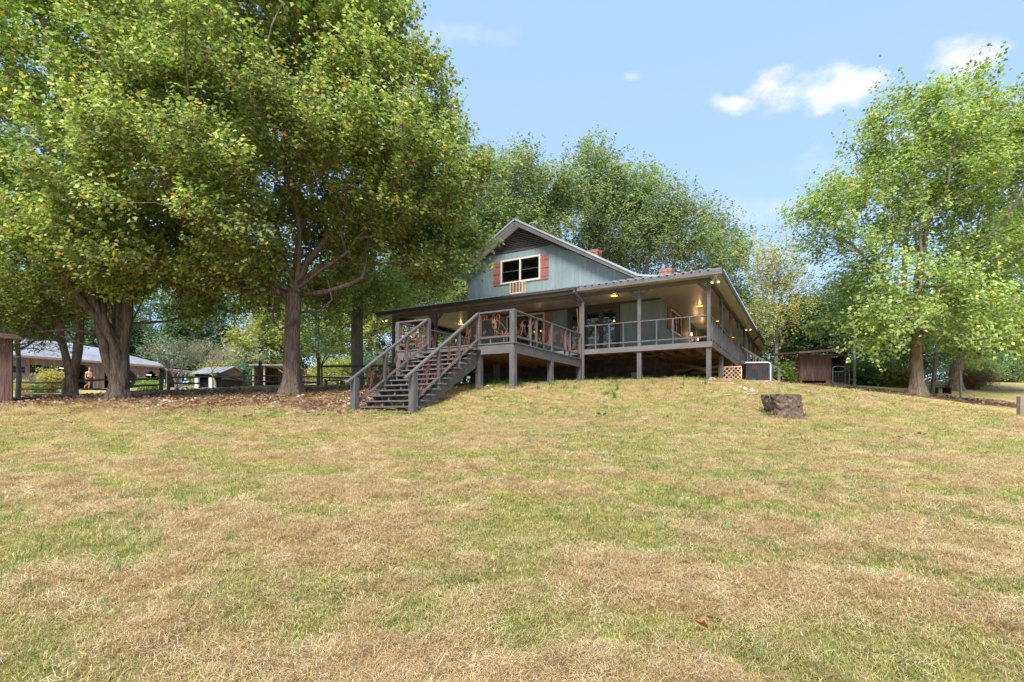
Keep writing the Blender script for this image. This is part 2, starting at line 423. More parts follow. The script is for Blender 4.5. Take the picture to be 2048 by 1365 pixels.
def np_mesh(name, verts, faces, mat_, smooth=False, face_col=None, point_attr=None):
    me = bpy.data.meshes.new(name)
    k = faces.shape[1]
    me.vertices.add(len(verts)); me.vertices.foreach_set('co', np.ascontiguousarray(verts, np.float32).ravel())
    me.loops.add(faces.size); me.loops.foreach_set('vertex_index', np.ascontiguousarray(faces, np.int32).ravel())
    me.polygons.add(len(faces)); me.polygons.foreach_set('loop_start', np.arange(0, faces.size, k, dtype=np.int32))
    me.materials.append(mat_)
    if face_col is not None:
        a = me.attributes.new('tint', 'FLOAT_COLOR', 'FACE')
        a.data.foreach_set('color', np.ascontiguousarray(np.c_[face_col, np.ones(len(face_col))], np.float32).ravel())
    for nm, arr in (point_attr or {}).items():
        a = me.attributes.new(nm, 'FLOAT', 'POINT'); a.data.foreach_set('value', np.ascontiguousarray(arr, np.float32).ravel())
    me.update(calc_edges=True)
    if smooth: me.polygons.foreach_set('use_smooth', np.ones(len(faces), bool))
    return me

def ground_material():
    m, n, l, b = new_mat('lawn_ground')
    def attr(nm):
        a = n.new('ShaderNodeAttribute'); a.attribute_name = nm; return a.outputs['Fac']
    geo = n.new('ShaderNodeNewGeometry')
    def noise(s, d=6, r=0.7):
        z = n.new('ShaderNodeTexNoise'); z.inputs['Scale'].default_value = s; z.inputs['Detail'].default_value = d; z.inputs['Roughness'].default_value = r
        l.new(geo.outputs['Position'], z.inputs['Vector']); return z.outputs['Fac']
    def mix(f, a, bb):
        x = n.new('ShaderNodeMix'); x.data_type = 'RGBA'; l.new(f, x.inputs['Factor']); l.new(a, x.inputs['A']); l.new(bb, x.inputs['B']); return x.outputs['Result']
    green = ramp(n, l, noise(9), [(0.3, (0.19, 0.17, 0.045)), (0.5, (0.33, 0.29, 0.09)), (0.7, (0.46, 0.38, 0.15))])
    straw = ramp(n, l, noise(14), [(0.3, (0.26, 0.17, 0.07)), (0.5, (0.48, 0.335, 0.155)), (0.72, (0.62, 0.46, 0.24))])
    leaf = ramp(n, l, noise(7, 8, 0.8), [(0.35, (0.055, 0.032, 0.02)), (0.5, (0.15, 0.085, 0.05)), (0.6, (0.27, 0.15, 0.09)), (0.68, (0.50, 0.38, 0.28))])
    f1 = n.new('ShaderNodeMath'); f1.operation = 'MULTIPLY_ADD'; f1.use_clamp = True
    nn = noise(3.0, 4)
    a1 = n.new('ShaderNodeMath'); a1.operation = 'MULTIPLY_ADD'; l.new(nn, a1.inputs[0]); a1.inputs[1].default_value = 1.2; a1.inputs[2].default_value = -0.6
    l.new(attr('dry'), f1.inputs[0]); f1.inputs[1].default_value = 0.9; l.new(a1.outputs[0], f1.inputs[2])
    c = mix(f1.outputs[0], green, straw)
    f2 = n.new('ShaderNodeMath'); f2.operation = 'ADD'; f2.use_clamp = True
    a2 = n.new('ShaderNodeMath'); a2.operation = 'MULTIPLY'; 
    f3 = n.new('ShaderNodeMapRange'); f3.inputs['From Min'].default_value = 0.35; f3.inputs['From Max'].default_value = 0.6; l.new(noise(2.2, 5), f3.inputs['Value'])
    sm = n.new('ShaderNodeMath'); sm.operation = 'MULTIPLY_ADD'; sm.use_clamp = True; l.new(attr('litter'), sm.inputs[0]); sm.inputs[1].default_value = 1.7; 
    ng = n.new('ShaderNodeMath'); ng.operation = 'MULTIPLY_ADD'; l.new(f3.outputs[0], ng.inputs[0]); ng.inputs[1].default_value = 0.5; ng.inputs[2].default_value = -0.55
    l.new(ng.outputs[0], sm.inputs[2])
    c = mix(sm.outputs[0], c, leaf)
    l.new(c, b.inputs['Base Color'])
    b.inputs['Roughness'].default_value = 0.95; b.inputs['Specular IOR Level'].default_value = 0.15
    bp = n.new('ShaderNodeBump'); bp.inputs['Strength'].default_value = 0.9; bp.inputs['Distance'].default_value = 0.05
    l.new(noise(22, 7, 0.8), bp.inputs['Height']); l.new(bp.outputs[0], b.inputs['Normal'])
    return m
ground_me = np_mesh('ground', gv, gf, ground_material(), True, None, {'dry': dry_.ravel(), 'litter': lit_.ravel()})
ground = link('ground', ground_me)
tag(ground, 'sloping lawn of mown straw and green patches rising to the house', None, None, 'structure')
# ------------------------------------------------------------------ the farmhouse
# local frame: x = -a (a runs left along the front eave), y = b (runs back along the right side), z = world height
P0 = Vector((7.16, 19.2, 0)); HROT = math.atan2(-0.4866, 0.8736)
ZB = 1.35
house = empty('farmhouse', (P0.x, P0.y, ZB), HROT,
              'blue-green farmhouse with metal roof and wrap-around covered porch on top of the lawn hill', 'house')
DK = 2.745     # porch floor
CE = 5.06      # porch ceiling
def hbuild(mb, name, m, parent=None, **k):
    """parts get their own place at the root so that z stays world height"""
    p = parent or house
    o = mb.build(name, m, p, **k)
    if p.parent is None: o.location = (0, 0, -p.location.z)
    return o
class HB(MB):
    def ab(self, a0, a1, b0, b1, z0, z1): return self.box(-a1, -a0, b0, b1, z0, z1)
    def hbar(self, p, q, w, h, up=(0, 0, 1)): return self.bar((-p[0], p[1], p[2]), (-q[0], q[1], q[2]), w, h, up)

# wall top under the roof, as a function of a
AP = 9.08
def wall_top(a):
    return 9.20 - 0.56 * (AP - a) if a < AP else 9.20 - 0.585 * (a - AP)

def board_mesh(a0, a1, b, z0, zt0, zt1, out=-1, name='siding_board', axis='a', th=0.03):
    """one vertical board with chamfered edges; out is the side it faces"""
    c = 0.009
    pts = [(a0, 0), (a0, th - c), (a0 + c, th), (a1 - c, th), (a1, th - c), (a1, 0)]
    n = len(pts)
    vs = []
    for zz in (0, 1):
        for (a, d) in pts:
            t = (a - a0) / (a1 - a0)
            z = z0 if zz == 0 else zt0 + (zt1 - zt0) * t
            if axis == 'a': vs.append((-a, b + out * d, z))
            else: vs.append((-(b + out * d), a, z))
    fs = [tuple(range(n)), tuple(range(2 * n - 1, n - 1, -1))] + [(i, (i + 1) % n, n + (i + 1) % n, n + i) for i in range(n)]
    mb = MB(); mb.add(vs, fs); return mb

front_wall = hbuild(HB().ab(2.38, 12.09, 2.37, 2.39, DK - 0.15, DK - 0.1), 'front_wall', M['siding'])
def wall_boards(a0, a1, step, breaks, spans, wall, b, out, axis='a', mat_=None):
    xs = [a0]
    while xs[-1] + step < a1 - 0.03: xs.append(xs[-1] + step)
    xs.append(a1)
    xs = sorted(set([round(x, 4) for x in xs if all(abs(x - k) > 0.035 for k in breaks)] + list(breaks)))
    for x0, x1 in zip(xs[:-1], xs[1:]):
        for (z0, zt0, zt1) in spans(x0, x1):
            if min(zt0, zt1) - z0 < 0.01 and max(zt0, zt1) - z0 < 0.03: continue
            bm = board_mesh(x0, x1, b, z0, max(zt0, z0 + .002), max(zt1, z0 + .002), out, axis=axis)
            bm.build('siding_board', mat_ or M['siding'], wall)
UW = (7.94, 10.12, 6.56, 7.74)          # upper window
DR = (4.06, 6.54, DK, 4.99)             # dark glass door unit
FD = (7.71, 9.79, DK, 4.97)             # cream framed door pair
def spans_upper(x0, x1):
    m = (x0 + x1) / 2
    t0 = min(wall_top(x0) - 0.03, 8.12); t1 = min(wall_top(x1) - 0.03, 8.12)
    if UW[0] - 1e-3 < m < UW[1] + 1e-3:
        return [(5.15, UW[2], UW[2]), (UW[3], t0, t1)]
    return [(5.15, t0, t1)]
b1 = AP - (9.17 - 8.12) / 0.56; b2 = AP + (9.17 - 8.12) / 0.585
wall_boards(2.36, 12.12, 0.203, [UW[0], UW[1], b1, b2], spans_upper, front_wall, 2.37, -1)
def spans_lower(x0, x1):
    m = (x0 + x1) / 2
    for D in (DR, FD):
        if D[0] < m < D[1]: return [(D[3], 5.08, 5.08)]
    return [(DK - 0.02, 5.08, 5.08)]
wall_boards(2.36, 12.12, 0.203, [DR[0], DR[1], FD[0], FD[1]], spans_lower, front_wall, 2.37, -1)
# dark trim strip where wall meets the porch ceiling
hbuild(HB().ab(2.3, 12.1, 2.30, 2.335, 4.98, 5.055), 'wall_trim', M['dark'])
# right side wall
side_wall = hbuild(HB().ab(2.37, 2.39, 2.4, 22.8, DK - 0.15, DK - 0.1), 'side_wall', M['siding'])
SW1 = (4.35, 6.66, 3.96, 4.98); SD = (9.15, 10.35, DK, 4.9); SW2 = (13.2, 15.0, 3.9, 4.9); SW3 = (18.0, 19.6, 3.9, 4.9)
def spans_side(x0, x1):
    m = (x0 + x1) / 2
    for D in (SW1, SD, SW2, SW3):
        if D[0] < m < D[1]:
            return ([(DK - 0.02, D[2], D[2])] if D[2] > DK + .1 else []) + [(D[3], 5.08, 5.08)]
    return [(DK - 0.02, 5.08, 5.08)]
wall_boards(2.40, 22.8, 0.203, [SW1[0], SW1[1], SD[0], SD[1], SW2[0], SW2[1], SW3[0], SW3[1]], spans_side, side_wall, 2.38, -1, 'b')
# note: side boards face -a, i.e. to the right
hbuild(HB().ab(12.10, 12.13, 2.37, 22.8, DK - 0.02, 7.40), 'left_wall', M['siding'])
hbuild(HB().ab(2.38, 12.1, 22.78, 22.82, DK - 0.02, 6.0), 'back_wall', M['siding'])
# corner boards
cb = HB().ab(2.315, 2.36, 2.32, 2.42, DK, 5.08)
hbuild(cb, 'corner_board', M['siding'])
# room behind the doors
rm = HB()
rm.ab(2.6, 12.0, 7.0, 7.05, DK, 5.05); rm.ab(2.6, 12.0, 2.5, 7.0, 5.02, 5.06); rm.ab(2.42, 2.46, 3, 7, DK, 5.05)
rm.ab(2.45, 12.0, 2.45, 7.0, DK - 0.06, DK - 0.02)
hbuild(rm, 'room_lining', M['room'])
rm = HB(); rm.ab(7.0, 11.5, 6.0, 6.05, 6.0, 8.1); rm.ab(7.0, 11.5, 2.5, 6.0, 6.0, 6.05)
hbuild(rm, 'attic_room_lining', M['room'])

# louvred gable triangle
gv_ = HB()
gv_.prism([(b1 + .02, 8.13), (b2 - .02, 8.13), (AP, 9.14)], lambda s, t, d: (-s, d, t), 2.36, 2.40)
louver = hbuild(gv_, 'gable_vent', M['black'])
z = 8.20
while z < 9.06:
    al = AP - (9.17 - z) / 0.56 + 0.10; ar = AP + (9.17 - z) / 0.585 - 0.10
    if ar - al > 0.1:
        HB().hbar((al, 2.325, z), (ar, 2.325, z), 0.045, 0.016, (0, 0.75, 0.66)).build('slat', M['grey'], louver)
    z += 0.088
fr = HB()
fr.hbar((b1 - .05, 2.325, 8.135), (b2 + .05, 2.325, 8.135), 0.05, 0.07)
fr.build('vent_frame', M['dark'], louver)
for (aa, bb) in ((b1 - .6, AP), (b2 + .3, AP)):
    HB().hbar((aa, 2.32, wall_top(aa) - .05), (bb, 2.32, wall_top(bb) - .05), 0.045, 0.09).build('vent_frame', M['dark'], louver)

# windows -------------------------------------------------------------
def window_front(name, a0, a1, z0, z1, b, sashes=2, frame_m='cream', sash_m='dark', fw=0.075, double_hung=True, bars=None, side=False):
    """frame, sashes and panes; side=True puts it in the right side wall (b is then the a of the wall)"""
    def bx(mb, u0, u1, d0, d1, zz0, zz1):
        if side: return mb.box(-(b + d1), -(b + d0), u0, u1, zz0, zz1) if False else mb.box(-b + (-d0), -b + (-d1), u0, u1, zz0, zz1)
        return mb.box(-u1, -u0, b + d0, b + d1, zz0, zz1)
    f = MB()
    d0, d1 = -0.055, 0.04
    bx(f, a0, a1, d0, d1, z0, z0 + fw); bx(f, a0, a1, d0, d1, z1 - fw, z1)
    bx(f, a0, a0 + fw, d0 + .002, d1, z0 + fw, z1 - fw); bx(f, a1 - fw, a1, d0 + .002, d1, z0 + fw, z1 - fw)
    w = (a1 - a0 - fw) / sashes
    for i in range(1, sashes): bx(f, a0 + w * i, a0 + w * i + fw, d0 + .002, d1, z0 + fw, z1 - fw)
    win = hbuild(f, name, M[frame_m])
    for i in range(sashes):
        s0 = a0 + fw + w * i; s1 = s0 + w - fw
        zm = (z0 + z1) / 2
        parts_ = [(z0 + fw, zm + .015, -0.015), (zm - .015, z1 - fw, 0.012)] if double_hung else [(z0 + fw, z1 - fw, -0.01)]
        for (q0, q1, d) in parts_:
            s = MB(); t = 0.04
            bx(s, s0, s1, d - .02, d + .01, q0, q0 + t); bx(s, s0, s1, d - .02, d + .01, q1 - t, q1)
            bx(s, s0, s0 + t, d - .021, d + .009, q0 + t, q1 - t); bx(s, s1 - t, s1, d - .021, d + .009, q0 + t, q1 - t)
            if bars:
                for k in range(1, bars[0]): x = s0 + (s1 - s0) * k / bars[0]; bx(s, x - .012, x + .012, d - .019, d + .008, q0 + t, q1 - t)
                for k in range(1, bars[1]): x = q0 + (q1 - q0) * k / bars[1]; bx(s, s0 + t, s1 - t, d - .018, d + .007, x - .012, x + .012)
            s.build('sash', M[sash_m], win)
            g = MB(); bx(g, s0 + t * .6, s1 - t * .6, d - .004, d + .002, q0 + t * .6, q1 - t * .6)
            g.build('pane', M['glass'], win)
    return win
window_front('window', UW[0], UW[1], UW[2], UW[3], 2.34, 2)
wd = window_front('window', SW1[0], SW1[1], SW1[2], SW1[3], 2.35, 2, side=True)
window_front('window', SW2[0], SW2[1], SW2[2], SW2[3], 2.35, 2, side=True)
window_front('window', SW3[0], SW3[1], SW3[2], SW3[3], 2.35, 2, side=True)
def shutter(u0, u1, z0, z1, side=False):
    def bx(mb, p0, p1, d0, d1, zz0, zz1):
        if side: return mb.box(-2.35 - d0, -2.35 - d1, p0, p1, zz0, zz1)
        return mb.box(-p1, -p0, 2.34 + d0, 2.34 + d1, zz0, zz1)
    root = bx(MB(), u0 + .01, u1 - .01, -0.012, -0.004, z0 + .01, z1 - .01)
    s = hbuild(root, 'shutter', M['shutter'])
    n = 3; w = (u1 - u0) / n
    for i in range(n):
        bx(MB(), u0 + w * i + .004, u0 + w * (i + 1) - .004, -0.034, -0.0125, z0, z1).build('shutter_board', M['shutter'], s)
    for t in (0.17, 0.5, 0.83):
        zz = z0 + (z1 - z0) * t
        bx(MB(), u0 - .005, u1 + .005, -0.052, -0.0345, zz - .04, zz + .04).build('batten', M['shutter'], s)
shutter(UW[1] + .01, UW[1] + .42, 6.53, 7.70); shutter(UW[0] - .42, UW[0] - .01, 6.53, 7.70)
shutter(SW1[0] - .6, SW1[0] - .01, SW1[2], SW1[3], True); shutter(SW1[1] + .01, SW1[1] + .6, SW1[2], SW1[3], True)
shutter(SW2[0] - .6, SW2[0] - .01, SW2[2], SW2[3], True); shutter(FD[0] - .40, FD[0] - .01, DK + .75, FD[3])
# front doors
def glass_door(name, a0, a1, z0, z1, n, fw, frame, leaf, low=0.25, z_panel=None):
    f = HB(); b = 2.34
    f.ab(a0, a1, b - .06, b + .04, z1 - fw, z1); f.ab(a0, a0 + fw, b - .06, b + .04, z0, z1 - fw); f.ab(a1 - fw, a1, b - .06, b + .04, z0, z1 - fw)
    f.ab(a0 + fw, a1 - fw, b - .055, b + .04, z0, z0 + .05)
    r = hbuild(f, name, M[frame])
    w = (a1 - a0 - 2 * fw) / n
    for i in range(n):
        s0 = a0 + fw + w * i; s1 = s0 + w; t = 0.10
        q = HB(); q.ab(s0 + .005, s1 - .005, b - .03, b + .01, z0 + .052, z0 + low); q.ab(s0 + .005, s1 - .005, b - .03, b + .01, z1 - fw - t, z1 - fw - .004)
        q.ab(s0 + .005, s0 + t, b - .031, b + .009, z0 + low, z1 - fw - t); q.ab(s1 - t, s1 - .005, b - .031, b + .009, z0 + low, z1 - fw - t)
        q.build('door_leaf', M[leaf], r)
        HB().ab(s0 + t - .01, s1 - t + .01, b - .012, b - .006, z0 + low - .01, z1 - fw - t + .01).build('pane', M['glass'], r)
    return r
glass_door('glass_door', *DR, 3, 0.12, 'dark', 'dark', 0.2)
glass_door('french_door', *FD, 3, 0.075, 'cream', 'dark', 0.3)
glass_door('glass_door', 10.4, 11.6, DK, 4.7, 1, 0.09, 'dark', 'dark', 0.3) if False else None
f = MB(); f.box(-2.33, -2.30, SD[0] - .1, SD[0], DK, SD[3]); f.box(-2.33, -2.30, SD[1], SD[1] + .1, DK, SD[3]); f.box(-2.33, -2.30, SD[0] - .1, SD[1] + .1, SD[3], SD[3] + .1)
sd = hbuild(f, 'door', M['dark'])
MB().box(-2.40, -2.36, SD[0], SD[1], DK, SD[3]).build('door_panel', M['dark'], sd)
MB().tube([(-2.33, SD[0] + .1, DK + 1.0), (-2.30, SD[0] + .1, DK + 1.0)], .03, 8).build('door_handle', M['galv'], sd)

# roofs -----------------------------------------------------------------
EV = 5.25; SL = 0.20; O = 0.5; AL = 15.65; BB = 25.5
def shed(a, b, side):
    d = {'f': b + O, 'r': a + O, 'l': AL - a}[side]
    return EV + SL * d
def slab(mb, pts, th):
    n = len(pts)
    vs = [(-a, b, z) for a, b, z in pts] + [(-a, b, z - th) for a, b, z in pts]
    mb.add(vs, [tuple(range(n)), tuple(reversed(range(n, 2 * n)))] + [(i, n + i, n + (i + 1) % n, (i + 1) % n) for i in range(n)])
rf = HB()
hl = 2.85
P = lambda a, b, s: (a, b, shed(a, b, s))
slab(rf, [P(-O, -O, 'f'), P(2.35, 2.35, 'f'), P(AL - hl, 2.35, 'f'), P(AL, -O, 'f')], .025)
slab(rf, [P(-O, -O, 'r'), P(-O, BB, 'r'), P(3.15, BB, 'r'), P(3.15, 1.88, 'r'), P(1.88, 1.88, 'r')], .025)
slab(rf, [P(AL, -O, 'l'), P(AL - hl, 2.35, 'l'), P(12.15, 2.35, 'l'), P(12.15, BB, 'l'), P(AL, BB, 'l')], .025)
# ribs
a = -0.36
while a < AL - .1:
    top = min(2.35, a if a < 2.35 else 9, AL - a - O)
    if top > -.35: rf.hbar((a, -O - .07, shed(a, -O - .07, 'f') + .012), (a, top, shed(a, top, 'f') + .012), .07, .045)
    a += .29
b = -0.36
while b < BB:
    top = min(3.15, b) if b < 1.9 else 3.15
    if top > -.35:
        rf.hbar((-O - .05, b, shed(-O - .05, b, 'r') + .010), (top, b, shed(top, b, 'r') + .010), .06, .035)
    topl = AL - min(b + O, AL - 12.2) if b < 2.35 else 12.2
    if AL - topl > .1: rf.hbar((AL + .03, b, shed(AL + .03, b, 'l') + .008), (topl, b, shed(topl, b, 'l') + .008), .05, .026)
    b += .29
porch_roof = hbuild(rf, 'porch_roof', M['metal'])
# main roof: profile in (a, z), extruded along b
zt = lambda a: wall_top(a) + 0.25
mr = HB()
prof = [(3.12, 6.0), (AP, zt(AP)), (12.75, zt(12.75)), (12.75, zt(12.75) - .05), (AP, zt(AP) - .055), (3.12, 5.945)]
for i in (0, 1):
    j = 5 - i
    q = [prof[i], prof[i + 1], prof[j - 1], prof[j]]
    mr.prism(q, lambda s, t, d: (-s, d, t), 1.84, 23.3)
b = 1.9
while b < 23.2:
    mr.hbar((3.15, b, 6.03), (AP, b, zt(AP) + .01), .05, .03); mr.hbar((AP, b, zt(AP) + .01), (12.75, b, zt(12.75) + .01), .05, .03)
    b += .29
mr.hbar((AP, 1.82, zt(AP) + .025), (AP, 23.32, zt(AP) + .025), .22, .03)
for (p, q) in (((3.12, 6.01), (AP, zt(AP) + .012)), ((AP, zt(AP) + .012), (12.78, zt(12.78) + .012)), ((1.86, 5.77), (3.12, 6.01))):
    mr.hbar((p[0], 1.825, p[1]), (q[0], 1.825, q[1]), .03, .075)
main_roof = hbuild(mr, 'main_roof', M['metal'])
# rake boards and gable soffit
for (p, q) in (((3.0, 5.86), (AP, zt(AP) - .16)), ((12.78, zt(12.78) - .16), (AP, zt(AP) - .16)), ((1.6, 5.58), (3.0, 5.86))):
    hbuild(HB().hbar((p[0], 1.86, p[1]), (q[0], 1.86, q[1]), .03, .19), 'rake_board', M['grey'])
hbuild(HB().hbar((3.2, 2.10, zt(3.2) - .20), (AP, 2.10, zt(AP) - .20), .44, .02), 'gable_soffit', M['cream'])
hbuild(HB().hbar((12.7, 2.10, zt(12.7) - .20), (AP, 2.10, zt(AP) - .20), .44, .02), 'gable_soffit', M['cream'])
hbuild(HB().ab(3.2, 3.25, 1.9, 23.2, 5.7, 6.0), 'roof_edge', M['grey'])
# fascia
hbuild(HB().ab(-O, AL, -O - .02, -O + .02, 5.045, 5.235), 'fascia', M['grey_x'])
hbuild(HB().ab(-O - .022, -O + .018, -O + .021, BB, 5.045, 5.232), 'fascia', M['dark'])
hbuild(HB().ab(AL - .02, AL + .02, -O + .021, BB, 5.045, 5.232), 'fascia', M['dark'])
# gutter and downspouts
g = HB()
g.ab(4.95, AL + .02, -O - .13, -O - .025, 5.09, 5.105); g.ab(4.95, AL + .02, -O - .135, -O - .12, 5.105, 5.21); g.ab(4.95, AL + .02, -O - .04, -O - .025, 5.105, 5.21)
g.ab(4.935, 4.95, -O - .13, -O - .025, 5.09, 5.21)
hbuild(g, 'gutter', M['dark'])
g = HB(); g.ab(-O - .13, -O - .025, 14, BB, 5.09, 5.21)
hbuild(g, 'gutter', M['dark'])
dn = HB()
dn.hbar((5.02, -O - .08, 5.18), (5.02, -O - .08, 5.0), .085, .085, (0, 1, 0)); dn.hbar((5.02, -O - .08, 5.03), (4.82, -.12, 4.72), .085, .07, (0, 1, 0))
dn.hbar((4.82, -.12, 4.75), (4.82, -.12, 1.4), .09, .07, (0, 1, 0))
hbuild(dn, 'downspout', M['grey_x'])
dn = HB()
dn.hbar((-O - .08, 15.5, 5.18), (-O - .08, 15.5, 5.0), .085, .085, (0, 1, 0)); dn.hbar((-O - .08, 15.5, 5.03), (-.12, 16.2, 4.75), .085, .07, (0, 1, 0))
dn.hbar((-.12, 16.2, 4.8), (-.12, 16.2, 1.6), .09, .07, (0, 1, 0))
hbuild(dn, 'downspout', M['grey_x'])

# ceiling panels with seams
ceil = hbuild(HB().ab(-O + .03, AL - .03, -O + .03, 2.34, CE + .022, CE + .03).ab(-O + .03, 2.36, 2.35, BB - .1, CE + .022, CE + .03).ab(12.14, AL - .03, 2.35, BB - .1, CE + .022, CE + .03), 'porch_ceiling', M['cream'])
def panels(a0, a1, b0, b1, na_, nb_):
    for i in range(na_):
        for j in range(nb_):
            wa = (a1 - a0) / na_; wb = (b1 - b0) / nb_; g = .006
            HB().ab(a0 + wa * i + g, a0 + wa * (i + 1) - g, b0 + wb * j + g, b0 + wb * (j + 1) - g, CE, CE + .02).build('ceiling_panel', M['ceiling'], ceil)
panels(-O + .02, -.08, -O + .02, BB, 1, 10)
panels(-.08, 2.33, .08, 24.6, 1, 10)
panels(2.33, 14.95, .08, 2.29, 5, 1)
panels(-.08, AL - .02, -O + .02, -.08, 6, 1)
panels(12.16, 14.95, 2.29, 24.6, 1, 8)
panels(15.1, AL - .02, -.08, BB, 1, 8)
# beams
hbuild(HB().ab(-.06, 15.06, -.06, .06, 4.925, 5.059), 'porch_beam', M['grey_x'])
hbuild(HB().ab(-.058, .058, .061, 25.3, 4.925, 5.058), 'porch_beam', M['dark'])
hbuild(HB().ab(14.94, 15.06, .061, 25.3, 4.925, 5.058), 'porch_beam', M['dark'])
# porch posts and braces
def brace(a, b, da, db):
    """angle brace from the post up to the beam"""
    q = HB(); q.hbar((a + da * .05, b + db * .05, 4.62), (a + da * .36, b + db * .36, 4.93), .05, .11)
    return q
post_a = [0, 2.547, 4.96, 9.75, 12.35, 15.0]
for a in post_a:
    p = hbuild(HB().ab(a - .06, a + .06, -.0605, .0595, DK, 4.924), 'porch_post', M['grey'])
    for s in (-1, 1):
        if (a == 0 and s < 0) or (a == 15.0 and s > 0): continue
        brace(a, 0, s, 0).build('brace', M['grey'], p)
side_b = [3.15 * i for i in range(1, 9)]
for b in side_b:
    p = hbuild(HB().ab(-.06, .06, b - .06, b + .06, DK, 4.924), 'porch_post', M['grey'])
    for s in (-1, 1): brace(0, b, 0, s).build('brace', M['dark'], p)
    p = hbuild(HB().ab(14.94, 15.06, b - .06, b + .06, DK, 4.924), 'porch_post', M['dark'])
# supporting posts under the floor
def gpt(a, b):
    v = P0 + Vector((-0.8736, 0.4866, 0)) * a + Vector((0.4866, 0.8736, 0)) * b
    return gz(v.x, v.y)
for a in post_a:
    hbuild(HB().ab(a - .08, a + .08, -.08, .08, gpt(a, 0) - .2, DK - .205), 'support_post', M['grey'])
for b in side_b:
    hbuild(HB().ab(-.08, .08, b - .08, b + .08, gpt(0, b) - .3, DK - .205), 'support_post', M['grey'])
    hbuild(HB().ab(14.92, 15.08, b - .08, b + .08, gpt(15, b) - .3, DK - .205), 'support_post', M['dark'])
# porch floor: rim boards, joists, floor boards
hbuild(HB().ab(-.13, 15.13, -.13, -.09, DK - .20, DK + .0), 'rim_board', M['grey_x'])
hbuild(HB().ab(-.13, -.09, -.089, 25.3, DK - .202, DK - .002), 'rim_board', M['grey'])
hbuild(HB().ab(15.09, 15.13, -.089, 25.3, DK - .202, DK - .002), 'rim_board', M['grey'])
def deck_boards(name, a0, a1, b0, b1, along, z, w, mat_, parent):
    base = MB()
    if along == 'a':
        n = int((b1 - b0) / w)
        for i in range(n):
            HB().ab(a0, a1, b0 + w * i + .003, b0 + w * (i + 1) - .003, z - .035, z).build(name, mat_, parent)
    else:
        n = int((a1 - a0) / w)
        for i in range(n):
            HB().ab(a0 + w * i + .003, a0 + w * (i + 1) - .003, b0, b1, z - .035, z).build(name, mat_, parent)
pf = hbuild(HB().ab(-.085, 15.08, .2, .24, DK - .20, DK - .04), 'porch_floor', M['joist'])
deck_boards('floor_board', -.09, 15.09, -.088, 2.30, 'a', DK - .003, .145, M['joist'], pf)
deck_boards('floor_board', -.09, 2.34, 2.31, 25.2, 'b', DK - .003, .145, M['joist'], pf)
deck_boards('floor_board', 12.14, 15.08, 2.31, 25.2, 'b', DK - .003, .145, M['joist'], pf)
a = .5
while a < 15:
    HB().ab(a - .02, a + .02, .25, 2.3, DK - .22, DK - .042).build('joist', M['joist'], pf); a += .6
b = 2.6
while b < 25:
    HB().ab(-.085, 2.33, b - .02, b + .02, DK - .22, DK - .042).build('joist', M['joist'], pf)
    b += .6
for (p, q) in (((.1, .4, 1.75), (2.2, 3.2, 2.45)), ((.1, 3.2, 2.4), (2.2, 5.2, 1.9)), ((.3, 6.2, 2.4), (2.2, 4.4, 2.1)), ((.2, 8.6, 2.35), (2.25, 6.6, 2.15))):
    HB().hbar(p, q, .045, .12).build('brace_timber', M['joist'], pf)
# foundation of very dark brown blocks
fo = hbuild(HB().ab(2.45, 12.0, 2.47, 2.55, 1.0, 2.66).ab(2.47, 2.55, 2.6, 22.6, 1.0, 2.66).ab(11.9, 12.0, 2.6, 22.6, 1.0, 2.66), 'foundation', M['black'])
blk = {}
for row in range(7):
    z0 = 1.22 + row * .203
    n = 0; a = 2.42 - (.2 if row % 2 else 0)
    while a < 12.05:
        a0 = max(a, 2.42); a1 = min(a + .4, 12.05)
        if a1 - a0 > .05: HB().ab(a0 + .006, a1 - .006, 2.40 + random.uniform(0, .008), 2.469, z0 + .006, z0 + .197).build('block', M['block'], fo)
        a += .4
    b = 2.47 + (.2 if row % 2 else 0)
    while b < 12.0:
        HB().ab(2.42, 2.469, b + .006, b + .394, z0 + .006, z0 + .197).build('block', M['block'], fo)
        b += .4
hbuild(HB().ab(3.27, 3.56, 2.34, 2.398, 1.72, 1.95), 'vent_cover', M['concrete'])
# chimneys
def chimney(a, b, w, ztop, zbot):
    core = hbuild(HB().ab(a - w / 2 + .02, a + w / 2 - .02, b - w / 2 + .02, b + w / 2 - .02, zbot, ztop - .01), 'chimney', M['mortar'])
    z = ztop; row = 0
    mbs = []
    bl = 0.215; h = 0.067
    while z > max(zbot, ztop - 1.5):
        z -= .077
        o = .03 if row in (0, 1) else 0
        W = w / 2 + o
        n = max(2, round(2 * W / bl)); s = 2 * W / n
        off = (s / 2 if row % 2 else 0)
        for side in range(4):
            for i in range(n):
                u0 = -W + s * i + .005; u1 = -W + s * (i + 1) - .005
                if side == 0: bb = (a + u0, a + u1, b - W, b - W + .1)
                elif side == 1: bb = (a + u0, a + u1, b + W - .1, b + W)
                elif side == 2: bb = (a - W - .001, a - W + .099, b + u0, b + u1)
                else: bb = (a + W - .099, a + W + .001, b + u0, b + u1)
                mbs.append((bb, z)) if random.random() > .02 else None
        row += 1
    for bb, zz in mbs:
        j = random.uniform(-.004, .004)
        HB().ab(bb[0] + j, bb[1] + j, bb[2] + j, bb[3] + j, zz, zz + h).build('brick', M['brick'], core)
chimney(7.79, 9.2, .64, 9.76, 8.3)
chimney(3.55, 9.0, .64, 8.03, 5.9)
